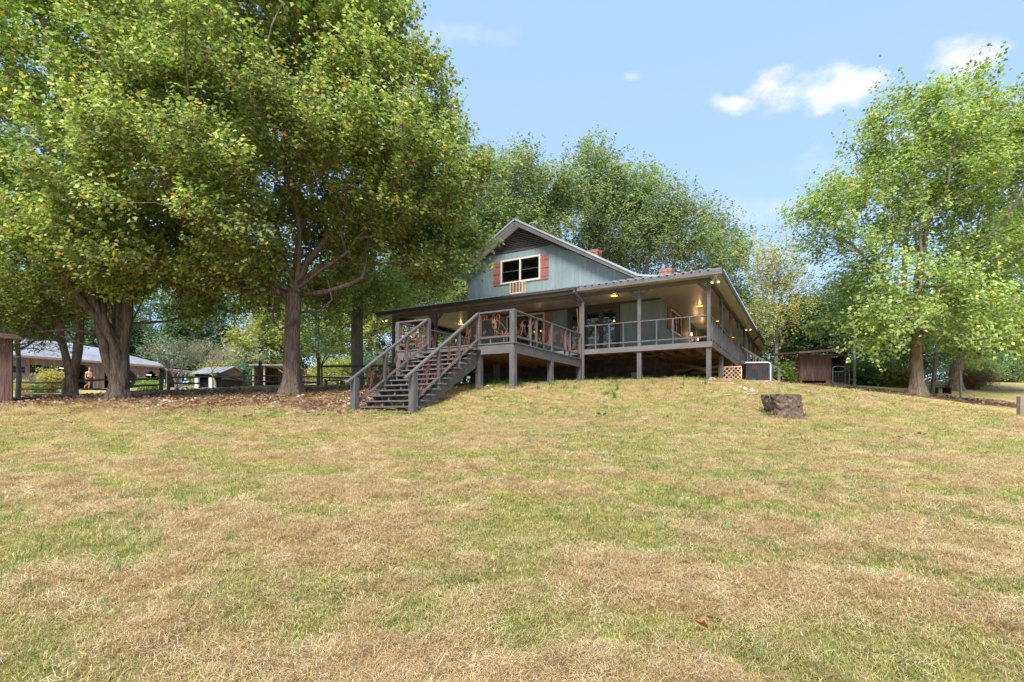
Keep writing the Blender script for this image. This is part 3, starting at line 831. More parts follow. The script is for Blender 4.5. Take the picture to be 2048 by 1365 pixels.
# porch railings (front and sides)
def rail_run(p0, p1, zf, parent, n_bal, m='grey', top=.96, low=.19, cap=True):
    """p0, p1 in (a, b); balusters of narrow boards"""
    r = HB().hbar((p0[0], p0[1], zf + top), (p1[0], p1[1], zf + top), .09, .04)
    rr = hbuild(r, 'railing', M[m], parent)
    HB().hbar((p0[0], p0[1], zf + low), (p1[0], p1[1], zf + low), .04, .05).build('bottom_rail', M[m], rr)
    d = Vector((p1[0] - p0[0], p1[1] - p0[1])); L = d.length; d.normalize()
    for i in range(1, n_bal + 1):
        t = L * i / (n_bal + 1)
        q = (p0[0] + d.x * t, p0[1] + d.y * t)
        n = Vector((-d.y, d.x)) * .0425; e = d * .02
        if abs(d.x) > abs(d.y): HB().ab(q[0] - .02, q[0] + .02, q[1] - .045, q[1] + .045, zf - .0, zf + top - .02).build('baluster', M[m], rr)
        else: HB().ab(q[0] - .045, q[0] + .045, q[1] - .02, q[1] + .02, zf - .0, zf + top - .02).build('baluster', M[m], rr)
rail_run((.06, 0), (2.487, 0), DK, house, 3); rail_run((2.607, 0), (4.9, 0), DK, house, 3)
rail_run((9.81, 0), (12.29, 0), DK, house, 3); rail_run((12.41, 0), (14.94, 0), DK, house, 3)
bb_ = [0] + side_b
for i in range(8):
    rail_run((0, bb_[i] + .06), (0, bb_[i + 1] - .06), DK, house, 4)
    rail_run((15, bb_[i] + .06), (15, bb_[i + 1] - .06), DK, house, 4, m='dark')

# lights on the porch
def recess(a, b, sx=.16, sy=.11):
    f = HB().ab(a - sx, a + sx, b - sy, b + sy, CE - .022, CE - .001)
    o = hbuild(f, 'ceiling_light', M['cream']); HB().ab(a - sx + .03, a + sx - .03, b - sy + .03, b + sy - .03, CE - .030, CE - .0221).build('lens', M['amber'], o)
for (a, b) in ((3.86, .94), (1.12, 4.76), (13.25, 3.38), (1.04, 9.15), (1.0, 15.6)): recess(a, b)
def flood(a, b, turn=1):
    q = MB(); q.tube([(-a, b, CE), (-a, b, CE - .06)], [.07, .05], 10)
    for s in (-1, 1):
        c = Vector((-a + .02 * s, b, CE - .05)); d = Vector((.35 * s, -.25, -.8)).normalized()
        q.tube([c, c + d * .09, c + d * .13, c + d * .22], [.02, .028, .045, .062], 10)
    o = hbuild(q, 'flood_light', M['cream'], smooth=False)
    for s in (-1, 1):
        c = Vector((-a + .02 * s, b, CE - .05)); d = Vector((.35 * s, -.25, -.8)).normalized()
        MB().tube([c + d * .2, c + d * .235], [.05, .035], 10).build('bulb', M['bulb'], o)
flood(-.25, -.2); flood(-.3, 11.6); flood(15.35, -.2); flood(9.8, .3)
def lantern(b):
    x = -2.28
    q = MB(); q.box(x - .03, x, b - .04, b + .04, 4.35, 4.55); q.box(x, x + .13, b - .07, b + .07, 4.53, 4.56)
    q.box(x + .02, x + .12, b - .06, b + .06, 4.28, 4.30)
    for (dx, dy) in ((.02, -.06), (.02, .05), (.11, -.06), (.11, .05)): q.box(x + dx, x + dx + .012, b + dy, b + dy + .012, 4.3, 4.53)
    o = hbuild(q, 'wall_lantern', M['dark'])
    MB().tube([(x + .07, b, 4.32), (x + .07, b, 4.40), (x + .07, b, 4.48)], [.03, .045, .02], 8).build('bulb', M['bulb'], o)
lantern(8.8); lantern(10.7)
for (a, b, z) in ((4.75, 3.6, 4.5), (8.45, 3.4, 4.3), (9.3, 4.4, 4.45)):
    q = MB().tube([(-a, b, min(z + .5, CE - .01)), (-a, b, z + .05)], .008, 5); o = hbuild(q, 'pendant_lamp', M['dark'])
    MB().tube([(-a, b, z + .05), (-a, b, z + .02), (-a, b, z - .03), (-a, b, z - .05)], [.015, .04, .045, .015], 10).build('bulb', M['bulb'], o)
def lamp_light(a, b, z, e):
    ld = bpy.data.lights.new('lamp_glow', 'POINT'); ld.energy = e; ld.color = (1, .62, .3); ld.shadow_soft_size = .05
    lo = bpy.data.objects.new('lamp_glow', ld); COL.objects.link(lo); lo.parent = house; lo.location = (-a, b, z - ZB)
lamp_light(2.0, 8.8, 4.42, 5); lamp_light(2.0, 10.7, 4.42, 5); lamp_light(4.75, 3.7, 4.35, 5); lamp_light(8.6, 3.6, 4.2, 5)
for (a, b) in ((3.86, .94), (1.12, 4.76), (13.25, 3.38)): lamp_light(a, b, CE - .12, 1.5)

# ------------------------------------------------------------------ entry deck with staircase
LZ = 2.36; LB = -5.82; LA0, LA1 = 4.9, 9.6; SA0, SA1 = 6.2, 8.26
deck = empty('entry_deck', (P0.x, P0.y, .8), HROT, 'dark grey timber deck with open staircase and rusty iron railing panels', 'deck')
_h = house
def dbuild(mb, name, m, parent=None, **k): return hbuild(mb, name, m, parent or deck, **k)
dbuild(HB().ab(LA0 - .02, LA1 + .02, LB - .04, LB, LZ - .34, LZ - .036), 'rim_board', M['grey_x'])
dbuild(HB().ab(LA0 - .04, LA0, LB + .001, -.14, LZ - .34, LZ - .036), 'rim_board', M['grey'])
dbuild(HB().ab(LA1, LA1 + .04, LB + .001, -.14, LZ - .34, LZ - .036), 'rim_board', M['grey'])
dfl = dbuild(HB().ab(LA0 + .01, LA1 - .01, LB + .5, LB + .55, LZ - .3, LZ - .04), 'deck_floor', M['grey'])
deck_boards('floor_board', LA0 - .07, LA1 + .07, LB - .07, -.14, 'a', LZ, .145, M['grey_x'], dfl)
a = LA0 + .5
while a < LA1:
    HB().ab(a - .02, a + .02, LB + .02, -.2, LZ - .28, LZ - .04).build('joist', M['joist'], dfl); a += .5
for (a, b) in ((LA0 + .04, LB + .05), (SA0, LB + .05), (SA1, LB + .05), (LA1 - .04, LB + .05), (LA0 + .04, -3.0), (LA0 + .04, -.25), (LA1 - .04, -3.0), (7.2, -3.0), (LA1 - .04, -.25)):
    dbuild(HB().ab(a - .09, a + .09, b - .09, b + .09, gpt(a, b) - .25, LZ - .342), 'support_post', M['grey'])
def dpost(a, b, w, top, z0=LZ):
    q = HB().ab(a - w / 2, a + w / 2, b - w / 2, b + w / 2, z0, z0 + top)
    dbuild(q, 'railing_post', M['grey'])
dpost(LA0 + .02, LB + .02, .17, .985); dpost(SA0, LB + .02, .13, .985); dpost(SA1, LB + .02, .13, .985); dpost(LA1 - .02, LB + .02, .15, .985)
dpost(LA0 + .02, -3.0, .13, .98); dpost(LA0 + .02, -.22, .12, .98); dpost(LA1 - .02, -3.0, .12, .98); dpost(LA1 - .02, -.22, .12, .98)
def rail(p, q, w=.10, h=.045, name='top_rail'):
    dbuild(HB().hbar(p, q, w, h), name, M['grey_x'])
TR = LZ + 1.005
rail((LA0 - .06, LB + .02, TR), (SA0 + .06, LB + .02, TR)); rail((SA1 - .06, LB + .02, TR), (LA1 + .06, LB + .02, TR))
rail((LA0 + .02, LB + .07, TR - .001), (LA0 + .02, -.1, TR - .001)); rail((LA1 - .02, LB + .07, TR - .001), (LA1 - .02, -.1, TR - .001))
LR = LZ + .19
for (p, q) in (((LA0 + .1, LB + .02), (SA0 - .06, LB + .02)), ((SA1 + .06, LB + .02), (LA1 - .1, LB + .02)), ((LA0 + .02, LB + .1), (LA0 + .02, -3.06)), ((LA0 + .02, -2.94), (LA0 + .02, -.28)),
               ((LA1 - .02, LB + .1), (LA1 - .02, -3.06)), ((LA1 - .02, -2.94), (LA1 - .02, -.28))):
    rail((p[0], p[1], LR), (q[0], q[1], LR), .085, .04, 'bottom_rail')
for (a, b) in ((LA0 + .02, -4.65), (LA0 + .02, -4.2), (LA0 + .02, -1.73), (LA0 + .02, -1.29), (LA1 - .02, -4.6), (LA1 - .02, -1.6)):
    dbuild(HB().ab(a - .045, a + .045, b - .022, b + .022, LZ, TR - .023), 'baluster', M['grey'])
for a in (5.25, 5.75):
    dbuild(HB().ab(a - .02, a + .02, LB + .0, LB + .04, LZ, LR - .02), 'baluster', M['grey'])
# stairs: NT treads; b goes towards the viewer
NT = 13; RISE = (LZ - .14) / NT; RUN = .262
B0 = LB - .06
tread_z = [LZ - RISE * (i + 1) for i in range(NT)]
tread_b = [B0 - RUN * i for i in range(NT)]          # back edge of each tread
for i in range(NT):
    a0, a1 = (SA0 - .13, SA1 + .12) if i < NT - 1 else (SA0 + .05, SA1 + .42)
    if i == NT - 1: a0 = SA0 + .07
    dbuild(HB().ab(a0, a1, tread_b[i] - RUN - .035, tread_b[i] - .004, tread_z[i] - .04, tread_z[i]), 'stair_tread', M['grey_x'])
for a in (SA0 + .05, SA0 + .62, SA0 + 1.40, SA1 - .05):
    poly = []
    for i in range(NT - 1):
        poly += [(tread_b[i] - .01, tread_z[i] - .042), (tread_b[i] - RUN + .02, tread_z[i] - .042)]
    poly += [(tread_b[NT - 1] + .0, tread_z[NT - 1] - .042), (tread_b[NT - 1] - RUN + .05, tread_z[NT - 1] - .042), (tread_b[NT - 1] - RUN + .05, -.02), (tread_b[NT - 1] + .02, -.02)]
    poly += [(B0 - .0, tread_z[0] - .55), (B0 - .0, tread_z[0] - .042)]
    q = MB(); q.prism(poly, lambda s, t, d: (-d, s, t), a - .022, a + .022)
    # sawtooth outline is concave: triangulate through bmesh
    import bmesh
    me = q.mesh('stringer', M['grey']); bm = bmesh.new(); bm.from_mesh(me)
    bmesh.ops.triangulate(bm, faces=[f for f in bm.faces if len(f.verts) > 4]); bmesh.ops.recalc_face_normals(bm, faces=bm.faces)
    bm.to_mesh(me); bm.free()
    o = link('stringer', me, deck); o.location = (0, 0, -deck.location.z)
slope = RISE / RUN
def zline(b, zt0): return zt0 + (b - LB) * slope
BN = -9.08
for (a, an) in ((SA0, SA0), (SA1, SA1)):
    bn = BN if a == SA0 else BN - .10
    g = gpt(a, bn)
    top = zline(bn, TR) - .03
    dbuild(HB().ab(a - .09, a + .09, bn - .09, bn + .09, g - .15, top), 'newel_post', M['grey'])
    dbuild(HB().hbar((a, LB - .02, TR), (a, bn - .32, zline(bn - .32, TR)), .11, .05), 'handrail', M['grey_x'])
    dbuild(HB().hbar((a, LB - .05, zline(LB - .05, LR + .0)), (a, bn + .1, zline(bn + .1, LR)), .085, .045), 'bottom_rail', M['grey_x'])
    for b in (-6.92, -7.95):
        t = zline(b, TR); dbuild(HB().ab(a - .045, a + .045, b - .03, b + .03, zline(b, LR) - .36, t - .03), 'baluster', M['grey'])
for a in (SA0 + .5, SA0 + 1.1, SA1 - .1, SA1 + .3):
    dbuild(HB().ab(a - .04, a + .04, tread_b[-1] - RUN + .06, tread_b[-1] - RUN + .12, -.15, tread_z[-1] - .041), 'stair_block', M['joist'])

# rusty iron panels ------------------------------------------------------
def spiral(cx, cy, r0, r1, t0, turns, n=22):
    return [(cx + (r0 + (r1 - r0) * i / n) * math.cos(t0 + turns * 2 * math.pi * i / n), cy + (r0 + (r1 - r0) * i / n) * math.sin(t0 + turns * 2 * math.pi * i / n)) for i in range(n + 1)]
def arc(x0, y0, x1, y1, bul, n=10):
    out = []
    for i in range(n + 1):
        t = i / n; k = 4 * t * (1 - t) * bul
        dx, dy = x1 - x0, y1 - y0
        out.append((x0 + dx * t - dy * k, y0 + dy * t + dx * k))
    return out
BIRD = [(0, .02), (.06, .07), (.11, .16), (.10, .26), (.05, .34), (.05, .44), (.14, .47), (.05, .50), (.01, .52), (-.03, .49), (-.03, .36), (-.09, .28), (-.10, .16), (-.06, .06)]
HUM = [(0, 0), (.04, .12), (.14, .26), (.26, .34), (.12, .36), (.10, .42), (.24, .46), (.10, .47), (.02, .45), (-.02, .38), (-.14, .36), (-.26, .44), (-.18, .28), (-.06, .20), (-.05, .08)]
LEAF = [(0, 0), (.04, .10), (.03, .22), (0, .34), (-.03, .22), (-.04, .10)]
FLOW = [(0, 0), (.05, .08), (.16, .06), (.09, .14), (.15, .24), (.05, .19), (0, .30), (-.05, .19), (-.15, .24), (-.09, .14), (-.16, .06), (-.05, .08)]
def xf(poly, cx, cy, s, rot=0, flip=1):
    c, n = math.cos(rot), math.sin(rot)
    return [(cx + s * (x * flip * c - y * n), cy + s * (x * flip * n + y * c)) for x, y in poly]
def iron_panel(p0, p1, z0a, z0b, z1a, z1b, kind):
    """p0, p1 in (a, b); a unit design mapped onto the quad (may slope)"""
    L = math.hypot(p1[0] - p0[0], p1[1] - p0[1])
    H = ((z1a - z0a) + (z1b - z0b)) / 2
    du = ((p1[0] - p0[0]) / L, (p1[1] - p0[1]) / L); nn = (-du[1], du[0])
    def fn(s, t, d=0.0):
        k = s / L
        z = z0a + (z0b - z0a) * k + (t / H) * ((z1a + (z1b - z1a) * k) - (z0a + (z0b - z0a) * k))
        return (-(p0[0] + du[0] * s + nn[0] * d), p0[1] + du[1] * s + nn[1] * d, z)
    root = MB(); e = .012
    root.tube([fn(e, e), fn(L - e, e), fn(L - e, H - e), fn(e, H - e), fn(e, e)], .011, 5)
    pan = dbuild(root, 'iron_panel', M['rust'])
    w = MB()
    def line(pts, r=.0065): w.tube([fn(x, y) for x, y in pts], r, 5)
    def scale(pts): return [(x * L, y * H) for x, y in pts]
    shapes = []
    if kind == 'flower':
        line(spiral(.16 * L, .82 * H, .015, .09, 0, 1.4)); line(spiral(.14 * L, .22 * H, .01, .07, 2, 1.5))
        line(arc(.03 * L, .7 * H, .9 * L, .06 * H, .22)); line(arc(.42 * L, .95 * H, .8 * L, .05 * H, -.28)); line(arc(.62 * L, .95 * H, .52 * L, .05 * H, .1))
        line(spiral(.6 * L, .80 * H, .02, .10, 3, 1.3)); line([(.46 * L, 0), (.48 * L, .5 * H), (.45 * L, .98 * H)]); line([(.52 * L, 0), (.53 * L, .5 * H)])
        shapes += [xf(FLOW, .46 * L, .52 * H, 0.62), xf(BIRD, .5 * L, .30 * H, .42), xf(LEAF, .8 * L, .03 * H, .5, -.5), xf(LEAF, .74 * L, .03 * H, .55, .2), xf(LEAF, .86 * L, .03 * H, .45, -1.1)]
    elif kind == 'hummingbird':
        line(arc(.05 * L, .55 * H, .75 * L, .95 * H, .35)); line(arc(.45 * L, .05 * H, .85 * L, .8 * H, .35)); line(spiral(.2 * L, .2 * H, .02, .13, 1, 1.4))
        line(arc(.1 * L, .02 * H, .5 * L, .62 * H, -.3)); line(arc(.9 * L, .02 * H, .7 * L, .62 * H, .25))
        shapes += [xf(HUM, .55 * L, .28 * H, .6, .35), xf(LEAF, .25 * L, .02 * H, .5, .4), xf(LEAF, .8 * L, .02 * H, .45, -.6)]
    elif kind == 'vine':
        line(arc(.05 * L, .02 * H, .9 * L, .95 * H, .18)); line(arc(.45 * L, .02 * H, .1 * L, .95 * H, .2)); line(arc(.95 * L, .02 * H, .5 * L, .9 * H, -.15))
        for (x, y, r) in ((.25, .3, .08), (.7, .35, .09), (.4, .75, .07), (.75, .8, .07)): line(spiral(x * L, y * H, .01, r, x * 9, 1.4))
        shapes += [xf(LEAF, .35 * L, .4 * H, .5, 1.0), xf(LEAF, .6 * L, .55 * H, .5, -1.0), xf(FLOW, .8 * L, .55 * H, .35), xf(LEAF, .2 * L, .6 * H, .45, -.4)]
    elif kind == 'heron':
        line(arc(.15 * L, .02 * H, .1 * L, .9 * H, .06)); line(arc(.85 * L, .02 * H, .9 * L, .85 * H, -.06)); line(arc(.3 * L, .02 * H, .55 * L, .5 * H, .2)); line(arc(.5 * L, .95 * H, .95 * L, .45 * H, .3))
        shapes += [xf(BIRD, .52 * L, .2 * H, .85, .1), xf(LEAF, .15 * L, .02 * H, .75, .25), xf(LEAF, .84 * L, .02 * H, .7, -.25), xf(LEAF, .25 * L, .02 * H, .5, -.25)]
    w.build('scrollwork', M['rust'], pan)
    for s in shapes:
        q = MB(); q.prism(s, fn, -.004, .004)
        me = q.mesh('cut_out', M['rust']); bm = bmesh.new(); bm.from_mesh(me)
        bmesh.ops.triangulate(bm, faces=[f for f in bm.faces if len(f.verts) > 4]); bmesh.ops.recalc_face_normals(bm, faces=bm.faces)
        bm.to_mesh(me); bm.free(); link('cut_out', me, pan)
def flat_panel(p0, p1, kind): iron_panel(p0, p1, LR + .025, LR + .025, TR - .03, TR - .03, kind)
flat_panel((SA0 - .07, LB + .02), (LA0 + .11, LB + .02), 'flower')
flat_panel((LA1 - .1, LB + .02), (SA1 + .07, LB + .02), 'heron')
A_ = LA0 + .02
flat_panel((A_, LB + .11), (A_, -4.68), 'hummingbird'); flat_panel((A_, -4.62), (A_, -4.23), 'vine'); flat_panel((A_, -4.17), (A_, -3.07), 'hummingbird')
flat_panel((A_, -2.93), (A_, -1.76), 'vine'); flat_panel((A_, -1.70), (A_, -1.32), 'heron'); flat_panel((A_, -1.26), (A_, -.29), 'heron')
A2 = LA1 - .02
flat_panel((A2, LB + .11), (A2, -4.63), 'vine'); flat_panel((A2, -4.55), (A2, -3.07), 'flower'); flat_panel((A2, -2.93), (A2, -.29), 'vine')
for a in (SA0, SA1):
    bn = BN if a == SA0 else BN - .10
    for (b0, b1_, k) in ((LB - .08, -6.88, 'flower' if a == SA0 else 'heron'), (-6.96, -7.91, 'heron'), (-7.99, bn + .11, 'flower')):
        iron_panel((a, b0), (a, b1_), zline(b0, LR) + .03, zline(b1_, LR) + .03, zline(b0, TR) - .04, zline(b1_, TR) - .04, k)
hbuild(MB().tube([(-5.05, -.2, 3.4), (-4.98, -.25, 3.75), (-5.0, -.3, 4.15), (-5.02, -.28, 4.4)], .015, 6), 'iron_hook', M['rust'], deck)
# ------------------------------------------------------------------ trees
def leaf_material(name, trans=0.40):
    m, n, l, b = new_mat(name)
    out = n['Material Output']
    a = n.new('ShaderNodeAttribute'); a.attribute_name = 'tint'
    b.inputs['Roughness'].default_value = 0.45; b.inputs['Specular IOR Level'].default_value = 0.35
    l.new(a.outputs['Color'], b.inputs['Base Color'])
    t = n.new('ShaderNodeBsdfTranslucent')
    hs = n.new('ShaderNodeHueSaturation'); hs.inputs['Saturation'].default_value = 1.08; hs.inputs['Value'].default_value = 1.8
    l.new(a.outputs['Color'], hs.inputs['Color']); l.new(hs.outputs[0], t.inputs[0])
    mx = n.new('ShaderNodeMixShader'); mx.inputs[0].default_value = trans
    l.new(b.outputs[0], mx.inputs[1]); l.new(t.outputs[0], mx.inputs[2]); l.new(mx.outputs[0], out.inputs[0])
    return m
M['leaf'] = leaf_material('leaf')

def unit(v): return v / np.maximum(np.linalg.norm(v, axis=-1, keepdims=True), 1e-9)

def leaf_faces(rng, pos, up_bias, size, aspect, outward=None, droop=0.3):
    """folded kite leaves: 4 vertices, one quad each"""
    n = len(pos)
    nrm = rng.normal(size=(n, 3)); nrm[:, 2] = np.abs(nrm[:, 2]) + up_bias
    if outward is not None: nrm += outward * 0.9
    nrm = unit(nrm)
    d = rng.normal(size=(n, 3)); d[:, 2] -= droop
    d = unit(d - nrm * (d * nrm).sum(1, keepdims=True))
    s = np.cross(nrm, d)
    L = (size * rng.uniform(0.65, 1.25, n))[:, None]; W = L * aspect * 0.5
    fold = nrm * L * 0.14
    v = np.stack([pos - d * L * 0.45, pos + s * W + fold - d * L * 0.05, pos + d * L * 0.55, pos - s * W + fold - d * L * 0.05], 1).reshape(-1, 3)
    f = np.arange(n * 4).reshape(n, 4)
    return v, f

def pick_cols(rng, n, palette, weights, jitter=0.18):
    p = np.array(palette, float); w = np.array(weights, float); w /= w.sum()
    i = rng.choice(len(p), n, p=w)
    return 1.32 * p[i] * rng.uniform(1 - jitter, 1 + jitter, (n, 1)) * rng.uniform(0.93, 1.07, (n, 3))

def sample_lobes(rng, lobes, n, shell=0.35, flat=0.0):
    """clump centres spread through overlapping ellipsoids"""
    vol = np.array([l[3] * l[4] * l[5] for l in lobes]) ** 0.72
    i = rng.choice(len(lobes), n, p=vol / vol.sum())
    L = np.array(lobes, float)[i]
    d = unit(rng.normal(size=(n, 3)))
    r = rng.uniform(shell, 1.0, n) ** 0.45
    r *= 1 + 0.10 * rng.normal(size=n)
    return L[:, :3] + d * L[:, 3:6] * r[:, None], d

def skeleton(rng, base, fork, tops, clumps, w=0.42, step=0.9, sag=0.12):
    """joins every clump to the nearest grown branch; returns nodes, parents"""
    nodes = [np.array(base, float)]; par = [-1]; plen = [0.0]
    k = 6
    for i in range(1, k + 1):
        nodes.append(nodes[0] + (np.array(fork) - nodes[0]) * i / k); par.append(len(nodes) - 2); plen.append(0.0)
    fi = len(nodes) - 1
    def chain(start, end, bow=0.0):
        p0 = nodes[start]; L = np.linalg.norm(end - p0); m = max(1, int(L / step)); last = start
        side = rng.normal(size=3) * L * 0.06
        for j in range(1, m + 1):
            t = j / m
            q = p0 + (end - p0) * t + side * 4 * t * (1 - t) * (1 if m > 1 else 0) + np.array([0, 0, bow * L * 4 * t * (1 - t)])
            nodes.append(q); par.append(last); last = len(nodes) - 1
            plen.append(plen[par[-1]] + L / m)
        return last
    for t in tops: chain(fi, np.array(t, float), 0.05)
    order = np.argsort(np.linalg.norm(clumps - nodes[fi], axis=1))
    for ci in order:
        c = clumps[ci]
        N = np.array(nodes[fi:]); pl = np.array(plen[fi:])
        dv = c - N; d = np.linalg.norm(dv, axis=1)
        cost = d * (1 + 0.5 * np.maximum(0, -dv[:, 2] / np.maximum(d, 1e-6))) + w * pl
        chain(fi + int(np.argmin(cost)), c, -0.0 + sag * 0.3)
    return np.array(nodes), np.array(par), fi

def radii(nodes, par, rmin, rbase, power=2.3):
    n = len(nodes); s = np.zeros(n); child = np.zeros(n, bool)
    child[par[par >= 0]] = True
    s[~child] = 1.0
    for i in range(n - 1, 0, -1): s[par[i]] += s[i]
    r = s ** (1 / power)
    p = math.log(rbase / rmin) / math.log(r[0])
    return rmin * r ** p

def branch_mesh(nodes, par, rad, name, mat_, first=1, sides=6, skip_below=0.0):
    idx = [i for i in range(first, len(nodes)) if par[i] >= 0 and rad[i] >= skip_below]
    A = nodes[par[idx]]; B = nodes[idx]; rb = rad[idx]
    gp = rad[par[idx]]; ra = np.minimum(gp, rb * 1.35)
    d = unit(B - A); A = A - d * ra[:, None] * 0.4
    ref = np.where(np.abs(d[:, 2:3]) > 0.9, np.array([[1.0, 0, 0]]), np.array([[0, 0, 1.0]]))
    s = unit(np.cross(d, ref)); o = np.cross(d, s)
    V = []
    for e, (P_, r_) in enumerate(((A, ra), (B, rb))):
        for k in range(sides):
            t = 2 * math.pi * k / sides
            V.append(P_ + (s * math.cos(t) + o * math.sin(t)) * r_[:, None])
    V = np.stack(V, 1).reshape(-1, 3)
    base = (np.arange(len(idx)) * sides * 2)[:, None]
    F = []
    for k in range(sides):
        k2 = (k + 1) % sides
        F.append(np.concatenate([base + k, base + k2, base + sides + k2, base + sides + k], 1))
    F = np.stack(F, 1).reshape(-1, 4)
    return np_mesh(name, V, F, mat_, True)

def trunk_mesh(rng, base, fork, r0, r1, flare=1.7, roots=5, sides=26, name='trunk', mat_=None, height_steps=16, below=0.3):
    """a trunk with root flare and ridged bark"""
    base = np.array(base, float); fork = np.array(fork, float)
    ph = rng.uniform(0, 6.28); V = []; bend = rng.normal(size=2) * 0.05
    for i in range(height_steps + 1):
        t = i / height_steps
        c = base + (fork - base) * t; c[:2] += bend * math.sin(t * math.pi)
        if i == 0: c = c - np.array([0, 0, below])
        h = t * (fork[2] - base[2])
        r = r0 + (r1 - r0) * t
        fl = (flare - 1) * math.exp(-h / (r0 * 0.9))
        for k in range(sides):
            a = 2 * math.pi * k / sides
            lob = 1 + fl * (0.55 + 0.75 * max(0, math.cos(roots * a + ph)) ** 1.5) + 0.035 * math.sin(9 * a + 3 * t + ph) + 0.03 * math.sin(5 * a - 4 * t) + rng.uniform(-.012, .012)
            V.append((c[0] + math.cos(a) * r * lob, c[1] + math.sin(a) * r * lob, c[2]))
    F = []
    for i in range(height_steps):
        for k in range(sides):
            k2 = (k + 1) % sides; F.append((i * sides + k, i * sides + k2, (i + 1) * sides + k2, (i + 1) * sides + k))
    return np_mesh(name, np.array(V), np.array(F), mat_ or M['bark'], True)

def make_tree(name, label, cat, group, seed, base, fork_h, r0, lobes, n_clumps, leaves, size, palette, weights, tops=(), bark='bark', rmin=0.012,
              aspect=0.85, twig=0.8, clump_r=0.55, shell=0.3, up=0.9, fork_off=(0, 0), flare=1.6, step=0.9, w=0.42, upw=0.6, crown_name='crown', fork_r=None, ragged=0.0, trunk_side=24, droop=0.3, cut_z=None, void=(), twig_tubes=False, skip=0.0, droopdir=0.0):
    rng = np.random.default_rng(seed)
    bz = gz(base[0], base[1])
    root = empty(name, (base[0], base[1], bz), 0, label, cat, group)
    B = np.array([base[0], base[1], bz]); Fk = B + np.array([fork_off[0], fork_off[1], fork_h])
    cl, od = sample_lobes(rng, lobes, n_clumps, shell)
    for (vx, vy, vz, va, vb_, vc) in void:
        cl = cl[(((cl - [vx, vy, vz]) / [va, vb_, vc]) ** 2).sum(1) > 1]
    if cut_z is not None: cl = cl[(cl[:, 2] > cut_z)]
    nodes, par, fi = skeleton(rng, B, Fk, tops, cl, w, step)
    nodes[fi + 1:] += rng.normal(size=(len(nodes) - fi - 1, 3)) * 0.05
    rad = radii(nodes, par, rmin, fork_r or r0 * 0.85)
    rad[:fi + 1] = fork_r or r0 * 0.85
    rad[fi + 1:] = np.minimum(rad[fi + 1:], (fork_r or r0) * 0.62)
    tm = trunk_mesh(rng, B - B, Fk - B, r0, (fork_r or r0 * 0.85), flare, sides=trunk_side, mat_=M[bark])
    link('trunk', tm, root)
    bm_ = branch_mesh(nodes - B, par, rad, 'branches', M[bark], fi, 6, skip)
    link('branches', bm_, root)
    # twigs out of each clump, leaves along them
    isleaf = np.ones(len(nodes), bool); isleaf[par[par >= 0]] = False
    ctr = np.mean(np.array(lobes, float)[:, :3], 0)
    clp = cl
    n_per = max(1, int(leaves / len(clp)))
    nt = max(4, n_per // 11)
    outw = unit(clp - (B + np.array([0, 0, (ctr[2] - bz) * 0.55])))
    td = unit(outw[:, None, :] * 0.65 + rng.normal(size=(len(clp), nt, 3)) * 0.62 + np.array([0, 0, upw]))
    ts = clp[:, None, :] + rng.normal(size=(len(clp), nt, 3)) * clump_r * np.array([1, 1, 0.6])
    tl = twig * rng.uniform(0.5, 1.25, (len(clp), nt))
    if ragged: tl *= 1 + ragged * (rng.uniform(size=(len(clp), 1)) > 0.8)
    nl = max(1, int(round(n_per / nt)))
    t = rng.uniform(0.0, 1.0, (len(clp), nt, nl)) ** 0.8
    pos = ts[:, :, None, :] + td[:, :, None, :] * (tl[:, :, None] * t)[..., None] + rng.normal(size=(len(clp), nt, nl, 3)) * (0.04 + size * 0.38)
    pos[..., 2] -= droopdir * t ** 2
    ow = np.broadcast_to(outw[:, None, None, :], pos.shape).reshape(-1, 3)
    pos = pos.reshape(-1, 3)
    cj = np.repeat(rng.uniform(0.72, 1.3, len(clp)), nt * nl)
    col = pick_cols(rng, len(pos), palette, weights) * cj[:, None]
    v, f = leaf_faces(rng, pos - B, up, size, aspect, ow, droop)
    link(crown_name, np_mesh(crown_name, v, f, M['leaf'], False, col), root)
    if twig_tubes:
        A_ = ts.reshape(-1, 3); Bt = (ts + td * tl[..., None] * 0.9).reshape(-1, 3)
        nn = np.concatenate([A_, Bt]) - B; pp = np.concatenate([np.full(len(A_), -1), np.arange(len(A_))]); rr = np.concatenate([np.full(len(A_), 0.011), np.full(len(A_), 0.006)])
        link('twigs', branch_mesh(nn, pp, rr, 'twigs', M[bark], 0, 3), root, kind='stuff')
    return root
TREE_BUDGET = []
def lob(u, v, Y, ru, rv, ry=None):
    """an ellipsoid lobe centred at a measured pixel and depth, half sizes given in photo pixels at that depth"""
    c = at(u, v, Y); return (c.x, c.y, c.z, ru / 1056 * Y, ry or ru / 1056 * Y, rv / 1056 * Y)

G1 = (0.122, 0.178, 0.034); G2 = (0.190, 0.242, 0.060); G3 = (0.075, 0.122, 0.030); G4 = (0.33, 0.36, 0.13); YE = (0.42, 0.36, 0.06); OR = (0.52, 0.20, 0.05); BR = (0.22, 0.13, 0.06); PK = (0.30, 0.20, 0.13)
